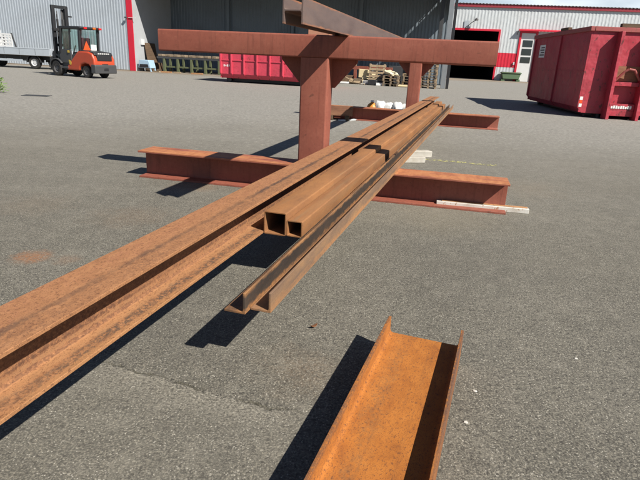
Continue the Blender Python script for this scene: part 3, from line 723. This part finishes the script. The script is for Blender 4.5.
MB().span((-.585, -.16, .56), (-.55, .16, .63)).build('tow_slot', 'black', fk, .01)
MB().prism([(.30, .30), (1.95, .30), (1.95, .62), (1.15, .62), (.75, 1.02), (.30, 1.05)], -.50, .50).build('chassis', 'dark_grey', fk, .02)
st = MB().span((1.0, .40, .36), (1.35, .60, .44)).build('step', 'dark_grey', fk, .01)
# cab: pillars, roof, glass
for x0, x1, y, nm in ((.30, .24, .50, 'rear_pillar'), (.30, .24, -.50, 'rear_pillar'), (1.45, 1.30, .52, 'front_pillar'), (1.45, 1.30, -.52, 'front_pillar')):
    MB().bar((x0, y, 1.02), (x1, y, 2.12), .09, .09, (0, 1, 0)).build(nm, 'black', fk, .012)
MB().bar((.86, .515, 1.0), (.80, .515, 2.12), .05, .06, (0, 1, 0)).build('door_pillar', 'black', fk, .008)
MB().prism([(.14, 2.08), (1.42, 2.08), (1.50, 2.14), (1.40, 2.19), (.22, 2.19), (.10, 2.13)], -.56, .56).build('cab_roof', 'black', fk, .02, 40)
MB().span((.80, .49, .60), (1.50, .55, 1.20)).build('cab_door', 'dark_grey', fk, .02)
MB().span((.88, .551, 1.05), (.98, .58, 1.15)).build('door_handle', 'yellow', fk, .006)
MB().span((.28, -.44, 1.16), (.292, .44, 2.06)).build('rear_window', 'cab_glass', fk)
for y in (.505, -.517): MB().span((.36, y, 1.12), (.78, y + .012, 2.06)).build('side_window', 'cab_glass', fk)
for y in (.508, -.52): MB().span((.87, y, 1.21), (1.30, y + .012, 2.06)).build('side_window', 'cab_glass', fk)
MB().span((1.36, -.46, 1.2), (1.372, .46, 2.06)).build('windscreen', 'cab_glass', fk)
MB().span((.245, -.46, 1.10), (.30, .46, 1.165)).build('window_sill', 'black', fk, .01)
MB().prism([(-.02, 1.20), (.36, 1.20), (.17, 1.58)], .235, .252, 'X').build('warning_triangle', 'tri_orange', fk)
MB().span((.238, -.36, 1.20), (.252, -.06, 1.44)).build('paper_sheet', 'paper', fk)
for y, mm in ((.30, 'glass_lamp_red'), (-.18, 'glass_lamp_amber'), (-.50, 'glass_lamp_red')):
    MB().span((.06, y - .07, 2.09), (.14, y + .07, 2.17)).build('roof_light', mm, fk, .012)
s_ = MB(); s_.span((.52, -.24, .98), (.98, .24, 1.10)); s_.build('seat', 'skin_black', fk, .04)
MB().prism([(.44, 1.08), (.56, 1.08), (.50, 1.72), (.40, 1.72)], -.22, .22).build('seat_back', 'skin_black', fk, .04)
MB().cyl((1.28, 0, 1.0), (1.10, 0, 1.38), .025, n=8).build('steering_column', 'black', fk, 0, 40)
MB().prism([(.78, .60), (.80, .66), (.86, .74), (.94, .74), (.90, .55), (.82, .52)], .582, .590).build('round_badge', 'yellow', fk)
# mast and forks
for y in (-.34, .34):
    MB().bar((1.98, y, .10), (1.90, y, 3.06), .12, .15, (0, 1, 0)).build('mast_rail', 'black', fk, .008)
    MB().bar((2.10, y * .72, .14), (2.02, y * .72, 2.95), .08, .10, (0, 1, 0)).build('inner_mast_rail', 'dark_grey', fk, .008)
    MB().cyl((1.95, y * .45, .3), (1.89, y * .45, 2.5), .045, n=12).build('lift_cylinder', 'dark_grey', fk, 0, 40)
    MB().bar((1.3, y * 1.1, .75), (1.92, y * 1.1, .95), .07, .07).build('tilt_cylinder', 'dark_grey', fk)
for z, x in ((.35, 2.0), (1.3, 1.96), (2.96, 1.91)): MB().span((x - .06, -.40, z), (x + .06, .40, z + .13)).build('mast_crossbar', 'black', fk, .006)
MB().span((1.86, -.62, 2.62), (1.92, -.34, 2.68)).build('mast_bracket', 'black', fk)
for y in (-.12, .12):
    MB().cyl((1.99, y, .5), (1.92, y, 2.85), .018, n=8).build('lift_chain', 'rim', fk, 0, 40)
MB().cyl((1.88, .20, .6), (1.84, .20, 2.7), .022, n=8).build('hydraulic_hose', 'rubber', fk, 0, 40)
MB().span((1.80, -.45, 1.98), (1.95, .45, 2.10)).build('mast_crossbar', 'black', fk, .006)
MB().span((2.14, -.52, .30), (2.20, .52, .80)).build('fork_carriage', 'black', fk, .008)
for y in (-.30, .30):
    MB().prism([(2.21, .06), (3.25, .06), (3.25, .075), (2.26, .11), (2.26, .78), (2.21, .78)], y - .06, y + .06).build('fork', 'dark_grey', fk, .004)
for y in (-.44, .44): wheel(fk, 0, y, .27, .20)
for y in (-.50, .50): wheel(fk, 1.72, y, .345, .24)
for sg in (-1, 1):
    m = MB(); pts = []
    for i in range(10):
        a = PI * (.02 + .80 * i / 9); pts.append((1.72 + .44 * math.cos(a), .345 + .44 * math.sin(a)))
    pts2 = [(1.72 + (x - 1.72) * .90, .345 + (z - .345) * .90) for x, z in pts]
    m.prism(pts + pts2[::-1], min(sg * .34, sg * .63), max(sg * .34, sg * .63)).build('front_mudguard', 'dark_grey', fk, .01)

for ch in fk.children:
    if ch.type == 'MESH':
        for vv in ch.data.vertices: vv.co.x *= 1.13
    else: ch.location.x *= 1.13

# ------------------------------------------------------------------ flatbed truck (local +X is its front, which leaves the picture at the left)
tk = thing('flatbed_truck', 'silver flatbed truck with lattice headboard, parked behind the forklift at the left edge', 'truck', (-15.75, 32.75, 0), PI + A0 + .06)
MB().span((0, -1.05, .72), (4.5, 1.05, .80)).build('bed_floor', 'wood_grey', tk)
for y in (-1.07, 1.03):
    sd = MB().span((0.02, y, .74), (4.5, y + .04, 1.14)).build('dropside', 'silver', tk, .006)
    for x in (.9, 1.9, 2.9, 3.9): MB().span((x, y - .012, .80), (x + .02, y + .052, 1.12)).build('seam', 'steel_grey', sd)
    MB().span((0.02, y - .01, 1.10), (4.5, y + .05, 1.15)).build('top_rail', 'silver', sd, .006)
MB().span((-.03, -1.03, .74), (.015, 1.03, 1.14)).build('tailgate', 'silver', tk, .006)
MB().span((.1, -.45, .50), (6.2, -.35, .70)).build('chassis_rail', 'dark_grey', tk); MB().span((.1, .35, .50), (6.2, .45, .70)).build('chassis_rail', 'dark_grey', tk)
MB().span((1.9, .92, .38), (4.0, .97, .50)).build('side_guard', 'silver', tk); MB().span((1.9, -.97, .38), (4.0, -.92, .50)).build('side_guard', 'silver', tk)
for x in (2.0, 3.0, 3.9): MB().span((x, .90, .38), (x + .05, .915, .74)).build('guard_bracket', 'dark_grey', tk)
for y in (-.84, .84): wheel(tk, 1.15, y, .36, .24, 'hub_white')
for y in (-.84, .84): wheel(tk, 4.75, y, .36, .22, 'dark_grey')
for y in (-.84, .84):
    pts = [(1.15 + .46 * math.cos(PI * i / 10), .36 + .46 * math.sin(PI * i / 10)) for i in range(11)]
    pts2 = [(1.15 + .42 * math.cos(PI * i / 10), .36 + .42 * math.sin(PI * i / 10)) for i in range(11)]
    MB().prism(pts + pts2[::-1], y - .16, y + .16).build('mudguard', 'black', tk, .005)
# lattice side of the headboard along the near side of the bed
lat = MB(); x0, x1, z0, z1, yy = 2.35, 4.45, 1.16, 1.84, .98
lat.span((x0, yy, z0), (x0 + .06, yy + .05, z1)); lat.span((x1 - .06, yy, z0), (x1, yy + .05, z1))
for z in (z0, z0 + .17, z0 + .34, z0 + .51, z1 - .05): lat.span((x0 + .061, yy + .003, z), (x1 - .061, yy + .047, z + .085))
for i in range(9):
    x = x0 + .14 + .22 * i
    lat.span((x, yy + .006, z0 + .09), (x + .10, yy + .044, z1 - .05))
lat.build('lattice_panel', 'white', tk)
MB().bar((2.14, .99, 1.10), (2.36, .99, 1.90), .07, .05, (0, 1, 0)).build('stake_post', 'dark_grey', tk)
for y in (-.9, .0, .85): MB().span((4.38, y, 1.1), (4.44, y + .06, 1.9)).build('headboard_post', 'dark_grey', tk)
MB().span((4.36, -1.0, 1.86), (4.46, 1.0, 1.92)).build('headboard_rail', 'silver', tk)
MB().prism([(4.6, .42), (6.5, .42), (6.55, .95), (6.2, 1.25), (5.9, 2.12), (4.7, 2.18), (4.6, 2.1)], -.95, .95).build('cab', 'white', tk, .06, 45, 3)
for y in (-.957, .951): MB().prism([(4.95, 1.30), (6.0, 1.30), (5.75, 1.95), (4.95, 1.98)], y, y + .006).build('side_window', 'dark_glass', tk)
# what hangs behind the tail: black frame and rusty winch drum
MB().span((-.28, -1.0, .42), (-.04, .98, .52)).build('tail_bumper', 'black', tk, .01)
MB().span((-.62, .30, .42), (-.10, .95, 1.05)).build('tail_box', 'black', tk, .02)
MB().cyl((-.72, .55, .62), (-.72, .98, .62), .20, n=16).build('winch_drum', 'rust_brown', tk, 0, 40)
MB().span((-.95, .2, .25), (-.08, .30, .42)).build('tow_bar', 'rust_brown', tk)

# ------------------------------------------------------------------ green rack with timber blocks along the shed
gr = thing('roller_rack', 'olive green steel rack topped with grey blocks, in the shed bay', 'rack', yard(1.15, 1.15), A0)
for i in range(6): MB().span((.35 + .98 * i, -.12, .004), (.49 + .98 * i, .10, .86)).build('leg', 'green_frame', gr, .008)
for i in range(6): MB().span((.35 + .98 * i, .70, .004), (.49 + .98 * i, .82, .86)).build('leg', 'green_frame', gr, .008)
for y in (-.05, .74): MB().span((-.1, y - .05, .862), (6.3, y + .05, .98)).build('top_rail', 'dark_grey', gr, .006)
MB().span((.3, -.02, .30), (5.6, .05, .40)).build('lower_rail', 'green_frame', gr, .006)
for i in range(11): MB().box((.15 + .55 * i, .15, 1.06), (.34, .45, .16)).build('cross_block', 'wood_grey', gr, .03, 40)
bb = thing('steel_bin', 'light blue slanted tin bin with dark front, at the corner of the shed bay', 'bin', yard(.66, .42), A0)
MB().prism([(-.42, .22), (.46, .22), (.34, .72), (-.34, .72)], -.35, .35).build('body', 'blue_tin', bb, .02)
MB().prism([(-.34, .26), (.34, .26), (.29, .46), (-.29, .46)], -.362, -.352).build('front_opening', 'black', bb)
for x in (-.38, .40):
    for y in (-.28, .28): MB().bar((x, y, .24), (x * 1.18, y, 0), .07, .07).build('leg', 'blue_tin' if x > 0 else 'dark_grey', bb)
o = MB().box((0, 0, .62), (.05, 1.3, 1.24)).build('wooden_board', 'wood_dark', None, .01); tag(place(o, yard(.36, 1.75, .56), A0, 0, -.16), 'dark brown board leaning on the pale side wall above the blue bin', 'board')
o = MB().box((0, 0, .27), (.5, 1.3, .54)).build('wooden_crate', 'wood_dark', None, .01); tag(place(o, yard(.45, 1.75, .004), A0), 'low dark crate under the leaning brown board behind the blue bin', 'crate')
rs = random.Random(21)
spots = [(1.5, .2, .5, .16, 'wood_tan', 'pale plank offcut on the apron before the green rack, leftmost of four'), (2.3, .0, .7, .10, 'plank_bare', 'orange brown plank offcut on the apron before the green rack'), (3.0, .15, .45, .18, 'wood_tan', 'pale thick offcut on the apron before the green rack, near its middle legs'), (4.4, .1, .8, .12, 'plank_bare', 'orange brown offcut on the apron next to the far container')]
for s_, v_, L, w_, mm, lb in spots:
    o = MB().box((0, 0, .04), (L, w_, .08)).build('wood_offcut', mm, None, .008); tag(place(o, yard(s_, v_, .005), A0 + rs.uniform(-.3, .3)), lb, 'offcut', 'wood offcuts by the green rack')

# ------------------------------------------------------------------ pallets and rubbish before the right half of the shed
def pallet_mesh(mat, W_=.9, D_=1.1, H_=.144):
    m = MB()
    for i in range(3):
        x = (-.5 + .5 * i) * (W_ - .10)
        for jx in range(3):
            y = (-.5 + .5 * jx) * (D_ - .14); m.span((x - .05, y - .07, .022), (x + .05, y + .07, .10))
        m.span((x - .05, -D_ / 2, 0), (x + .05, D_ / 2, .0215)); m.span((x - .05, -D_ / 2 + .002, .1005), (x + .05, D_ / 2 - .002, .1215))
    for k in range(6):
        y = (-.5 + k / 5) * (D_ - .13); m.span((-W_ / 2, y - .062, .122), (W_ / 2, y + .062, H_))
    return m
pal = pallet_mesh('wood_tan').build('wooden_pallet', 'wood_tan'); palg = pallet_mesh('wood_grey').build('wooden_pallet', 'wood_grey')
first = {}
ORD = ['bottom', 'second', 'third', 'fourth', 'fifth', 'sixth', 'seventh', 'eighth', 'ninth', 'topmost']
def stack(s_, v_, n, name, grp, mats, pitch=.165):
    for k in range(n):
        src = (pal, palg)[mats[k % len(mats)]]
        if src.name not in first: first[src.name] = 1; o = src
        else: o = src.copy(); COL.objects.link(o)
        o.location = yard(s_ + rs.uniform(-.02, .02), v_ + rs.uniform(-.04, .04), .004 + k * .1455); o.rotation_euler = (0, 0, A0 + rs.uniform(-.03, .03))
        w = 'topmost' if k == n - 1 else ORD[k] + (' from the ground' if k else '')
        tag(o, f'wooden pallet, {w} in the {name}', 'pallet', grp)
stack(19.05, -.55, 10, 'tall stack by the corner column', 'pallets in the tall stack', [0, 1, 0, 0, 1, 0])
stack(18.02, -.30, 5, 'short stack left of the tall pallet stack', 'pallets in the short stack', [1, 0, 1])
stack(16.95, -.75, 4, 'low stack left of the farther trestle post', 'pallets in the low stack', [1, 1, 0])
def crumple(d, seed, mat, name):
    return rough_block(d, seed).build(name, mat, None, .02, 60)
o = sack(.42, .36, .24, 31, 'beige_bag', 'plastic_film', .05); tag(place(o, yard(16.85, -.72, .592), .4, .12, .2), 'crumpled cream plastic film heaped on the low pallet stack', 'plastic film')
o = pal.copy(); COL.objects.link(o); o.location = yard(16.0, -.62, .03); o.rotation_euler = (math.radians(76), 0, A0); tag(o, 'pale pallet leaning upright beside the low pallet stack', 'pallet', 'leaning pallets')
o.location = yard(16.02, -.35, .56)
o = MB().box((0, 0, .3), (.62, .5, .46)).build('cardboard_box', 'cream_card', None, .015); tag(place(o, yard(15.15, .1, .30), A0 + .25, .05, .06), 'cream cardboard box on the rubbish heap beside the leaning pallet', 'box')
o = MB().box((0, 0, .15), (1.1, .9, .30)).build('cardboard_box', 'wood_grey', None, .02); tag(place(o, yard(15.25, .15, .005), A0 - .1), 'dark flat crate under the cream cardboard box in the rubbish heap', 'crate')
for i, (s_, v_, L, ra, tilt, mm, lb) in enumerate([(14.45, -.55, 1.1, .5, .42, 'wood_tan', 'pale plank sloping out of the rubbish heap toward the yard'), (14.9, -.7, 1.3, -.5, .05, 'wood_tan', 'pale plank flat on the ground before the cream cardboard box'), (13.7, -.15, 1.2, .9, .35, 'wood_grey', 'grey plank sloping at the left end of the rubbish heap'), (15.7, -.9, 1.0, .15, .03, 'styro', 'white flat board on the ground before the leaning pallet')]):
    o = MB().box((0, 0, .0), (L, .16, .05)).build('loose_plank', mm, None, .006)
    tag(place(o, yard(s_, v_, .03 + L / 2 * math.sin(tilt)), A0 + ra, 0, tilt), lb, 'plank', 'loose planks in the rubbish heap')
for i, (s_, v_, d, mm, lb) in enumerate([(15.55, -.55, (.5, .4, .22), 'sack_white', 'white crumpled sheet at the foot of the cream cardboard box'), (16.35, -1.0, (.55, .4, .15), 'sack_white', 'white crumpled sheet at the foot of the leaning pallet'), (14.05, .2, (.9, .6, .45), 'wood_dark', 'dark brown lump of scrap wood at the left of the rubbish heap'), (13.45, -.3, (.8, .6, .22), 'wood_grey', 'low grey wood pile beside the green post'), (16.5, -.2, (.6, .5, .5), 'dark_grey', 'dark grey scrap lump behind the leaning pallet'), (15.9, -.95, (.5, .35, .3), 'black', 'black scrap lump before the leaning pallet')]):
    o = crumple(d, 40 + i, mm, 'scrap_piece'); tag(place(o, yard(s_, v_, .005), A0 + rs.uniform(-.5, .5)), lb, 'scrap', 'scrap in the rubbish heap')
for i, (s_, v_, d, mm, rx_, lb) in enumerate([(15.6, -.15, (.9, .7, .05), 'cream_card', 1.0, 'cream cardboard sheet leaning on the heap left of the leaning pallet'), (14.7, -.2, (.7, .5, .05), 'wood_tan', .5, 'tan board leaning on the left half of the rubbish heap'), (17.5, -.9, (.8, .5, .05), 'cream_card', .15, 'cream cardboard sheet lying by the low pallet stack'), (14.2, -.75, (.5, .35, .06), 'sack_white', .1, 'white sheet lying flat before the red rail')]):
    o = MB().box((0, 0, 0), d).build('loose_board', mm, None, .008); tag(place(o, yard(s_, v_, .04 + d[1] / 2 * math.sin(rx_)), A0 + rs.uniform(-.3, .3), rx_), lb, 'board', 'loose boards in the rubbish heap')
rr_ = thing('rail_stand', 'red steel rail on posts with small knobs, standing behind the rubbish heap', 'rail stand', yard(13.7, .75), A0)
MB().span((0, -.07, .80), (3.1, .07, 1.0)).build('rail', 'primer', rr_, .008)
for x in (.75, 2.9): MB().span((x, -.065, .004), (x + .18, .065, .798)).build('post', 'primer', rr_, .008)
for x in (.8, 1.75, 2.6): MB().lathe([(0, 1.0), (.10, 1.0), (.12, 1.07), (.08, 1.16), (0, 1.18)], 12, 'Z', (x, 0, .001)).build('knob', 'wood_grey', rr_, 0, 40)
o = MB().span((-.10, -.10, 0), (.10, .10, .92)).build('green_post', 'green_frame', None, .02); tag(place(o, yard(13.35, .45, .004), A0), 'short olive green post at the left end of the rubbish heap', 'post')
# heaps behind, in the shade of the bay
o = crumple((2.2, 1.2, 1.1), 77, 'dark_grey', 'tarpaulin_heap'); tag(place(o, yard(17.6, 1.7, .005), A0), 'dark tarpaulin covered heap in the shade behind the pallet stacks', 'heap')

# ------------------------------------------------------------------ small things in the yard
dg = thing('drain_grate', 'dark rectangular drain grate set in the asphalt at the left', 'drain grate', (-7.9, 14.75, .003), .1)
fr = MB(); fr.span((-.34, -.17, 0), (.34, -.13, .012)); fr.span((-.34, .13, 0), (.34, .17, .012)); fr.span((-.34, -.129, 0), (-.30, .129, .012)); fr.span((.30, -.129, 0), (.34, .129, .012))
fr.build('frame', 'dark_grey', dg)
br = MB()
for i in range(11): br.span((-.29 + .055 * i, -.128, .0), (-.262 + .055 * i, .128, .010))
br.build('bars', 'dark_grey', dg)
MB().span((-.30, -.129, -.001), (.30, .129, .002)).build('sump', 'black', dg)
# weed
wd = thing('weed', 'bright green leafy weed growing at the left edge of the yard', 'weed', (-9.22, 15.15, 0))
lm_ = MB(); rw = random.Random(3)
for k in range(330):
    a = rw.uniform(0, 6.28); hgt = rw.uniform(.03, .42); r_ = rw.uniform(0, .28) * (1 - hgt * .9) + .03
    p = Vector((r_ * math.cos(a), r_ * math.sin(a), hgt)); d = Vector((math.cos(a) * .8 + rw.uniform(-.5, .5), math.sin(a) * .8 + rw.uniform(-.5, .5), rw.uniform(-.3, .8))).normalized()
    sd = d.cross(Vector((0, 0, 1))).normalized() * rw.uniform(.015, .028); L = rw.uniform(.05, .10)
    up = d.cross(sd).normalized() * .008
    lm_.add([p, p + d * L * .5 + sd + up, p + d * L, p + d * L * .5 - sd + up], [(0, 1, 2, 3)])
lm_.build('leaves', 'leaf', wd)
stm = MB()
for k in range(14):
    a = rw.uniform(0, 6.28); stm.cyl((0, 0, 0), (.2 * math.cos(a), .2 * math.sin(a), rw.uniform(.2, .38)), .006, .003, 6)
stm.build('stems', 'leaf', wd)
# dry leaf and chips
lf = MB(); n = 6; pts = []
for i in range(n + 1):
    t_ = i / n; w_ = .011 * math.sin(PI * t_) ** .7; z = .004 + .012 * (t_ - .5) ** 2 * 4 + .002
    pts += [(-.022 + .044 * t_, -w_, z + .006), (-.022 + .044 * t_, 0, z), (-.022 + .044 * t_, w_, z + .005)]
lf.add(pts, [(3 * i + k, 3 * i + k + 1, 3 * i + 4 + k, 3 * i + 3 + k) for i in range(n) for k in range(2)])
o = lf.build('dry_leaf', 'leaf_dry', None, 0, 60); o.location = (-.01, 2.40, .001); o.rotation_euler = (0, 0, .7)
md = o.modifiers.new('thick', 'SOLIDIFY'); md.thickness = .001
tag(o, 'small dry brown leaf on the asphalt left of the orange beam', 'leaf')
def chip(x, y, r_, seed, label):
    q = random.Random(seed); m = MB(); n = 9
    ring = [(r_ * q.uniform(.75, 1.15) * math.cos(2 * PI * i / n), r_ * .8 * q.uniform(.75, 1.15) * math.sin(2 * PI * i / n)) for i in range(n)]
    vs = [(a, b, 0) for a, b in ring] + [(a * .7, b * .7, r_ * q.uniform(.35, .5)) for a, b in ring]
    m.add(vs, [(i, (i + 1) % n, n + (i + 1) % n, n + i) for i in range(n)] + [tuple(range(n))[::-1], tuple(range(n, 2 * n))])
    o = m.build('stone_chip', 'stone', None, .001, 50); o.location = (x, y, .001); tag(o, label, 'stone', 'stone chips on the asphalt')
chip(.595, 1.705, .011, 1, 'pale stone chip on the asphalt just right of the orange beam'); chip(.685, 1.915, .010, 2, 'pale stone chip right of the orange beam, second from its side')
chip(1.25, 2.22, .010, 3, 'pale stone chip on open asphalt well right of the orange beam')

# ------------------------------------------------------------------ camera
f_px, p_, r_, hcam = 527.4373, .3303, .0479, 1.30
fw = Vector((0, math.cos(p_), -math.sin(p_))); rt = Vector((1, 0, 0)); up = rt.cross(fw)
Rv = rt * math.cos(r_) + up * math.sin(r_); Uv = up * math.cos(r_) - rt * math.sin(r_)
cd = bpy.data.cameras.new('camera'); cam = bpy.data.objects.new('camera', cd); COL.objects.link(cam)
mw = Matrix((Rv, Uv, -fw)).transposed().to_4x4(); mw.translation = (0, 0, hcam); cam.matrix_world = mw
cd.sensor_width = 36; cd.sensor_fit = 'HORIZONTAL'; cd.lens = 36 * f_px / 640; cd.clip_start = .05; cd.clip_end = 3000
S.camera = cam

# ------------------------------------------------------------------ light
sd = Vector((.777, -.693, 1.0)).normalized(); el = math.asin(sd.z); az = math.atan2(sd.x, sd.y)
sl = bpy.data.lights.new('sun', 'SUN'); sl.energy = 5.0; sl.angle = math.radians(.53); sl.color = (1, .94, .85)
so = bpy.data.objects.new('sun', sl); COL.objects.link(so); so.rotation_euler = sd.to_track_quat('Z', 'Y').to_euler(); so.location = (20, -20, 40)
w = bpy.data.worlds.new('World'); S.world = w; w.use_nodes = True; nt = w.node_tree; nt.nodes.clear()
sk = nt.nodes.new('ShaderNodeTexSky'); sk.sky_type = 'NISHITA'; sk.sun_disc = False; sk.sun_elevation = el; sk.sun_rotation = az; sk.air_density = .75; sk.dust_density = .3; sk.ozone_density = 1.0
bg = nt.nodes.new('ShaderNodeBackground'); bg.inputs[1].default_value = .05; wo = nt.nodes.new('ShaderNodeOutputWorld')
tc = nt.nodes.new('ShaderNodeTexCoord'); mp = nt.nodes.new('ShaderNodeMapping'); mp.inputs['Scale'].default_value = (1, 1, 3.2)
nz = nt.nodes.new('ShaderNodeTexNoise'); nz.inputs['Scale'].default_value = 2.6; nz.inputs['Detail'].default_value = 9; nz.inputs['Roughness'].default_value = .58
cr = nt.nodes.new('ShaderNodeValToRGB'); cr.color_ramp.elements[0].position = .25; cr.color_ramp.elements[1].position = .60
mx = nt.nodes.new('ShaderNodeMix'); mx.data_type = 'RGBA'; mx.inputs[7].default_value = (12.0, 13.0, 13.6, 1)
L = nt.links.new
L(tc.outputs['Generated'], mp.inputs[0]); L(mp.outputs[0], nz.inputs['Vector']); L(nz.outputs[0], cr.inputs[0]); sx = nt.nodes.new('ShaderNodeSeparateXYZ'); mr = nt.nodes.new('ShaderNodeMapRange'); mr.interpolation_type = 'SMOOTHSTEP'; mr.inputs[1].default_value = .26; mr.inputs[2].default_value = .12; mu = nt.nodes.new('ShaderNodeMath'); mu.operation = 'MULTIPLY'
L(tc.outputs['Generated'], sx.inputs[0]); L(sx.outputs[2], mr.inputs[0]); m2 = nt.nodes.new('ShaderNodeMapRange'); m2.inputs[1].default_value = .15; m2.inputs[2].default_value = .35; m3 = nt.nodes.new('ShaderNodeMath'); m3.operation = 'MULTIPLY'
m4 = nt.nodes.new('ShaderNodeMapRange'); m4.inputs[1].default_value = .5; m4.inputs[2].default_value = .75; m5 = nt.nodes.new('ShaderNodeMath'); m5.operation = 'MULTIPLY'
L(sx.outputs[0], m2.inputs[0]); L(sx.outputs[1], m4.inputs[0]); L(m2.outputs[0], m5.inputs[0]); L(m4.outputs[0], m5.inputs[1]); L(m5.outputs[0], m3.inputs[0]); L(mr.outputs[0], m3.inputs[1]); L(m3.outputs[0], mu.inputs[0]); L(cr.outputs[0], mu.inputs[1]); L(mu.outputs[0], mx.inputs[0]); L(sk.outputs[0], mx.inputs[6]); L(mx.outputs[2], bg.inputs[0]); L(bg.outputs[0], wo.inputs[0])
vs = S.view_settings; vs.view_transform = 'Standard'; vs.look = 'None'; vs.exposure = .78; vs.gamma = 1; vs.use_curve_mapping = False
S.render.engine = 'CYCLES'; S.cycles.max_bounces = 6; S.cycles.diffuse_bounces = 3; S.cycles.transparent_max_bounces = 8
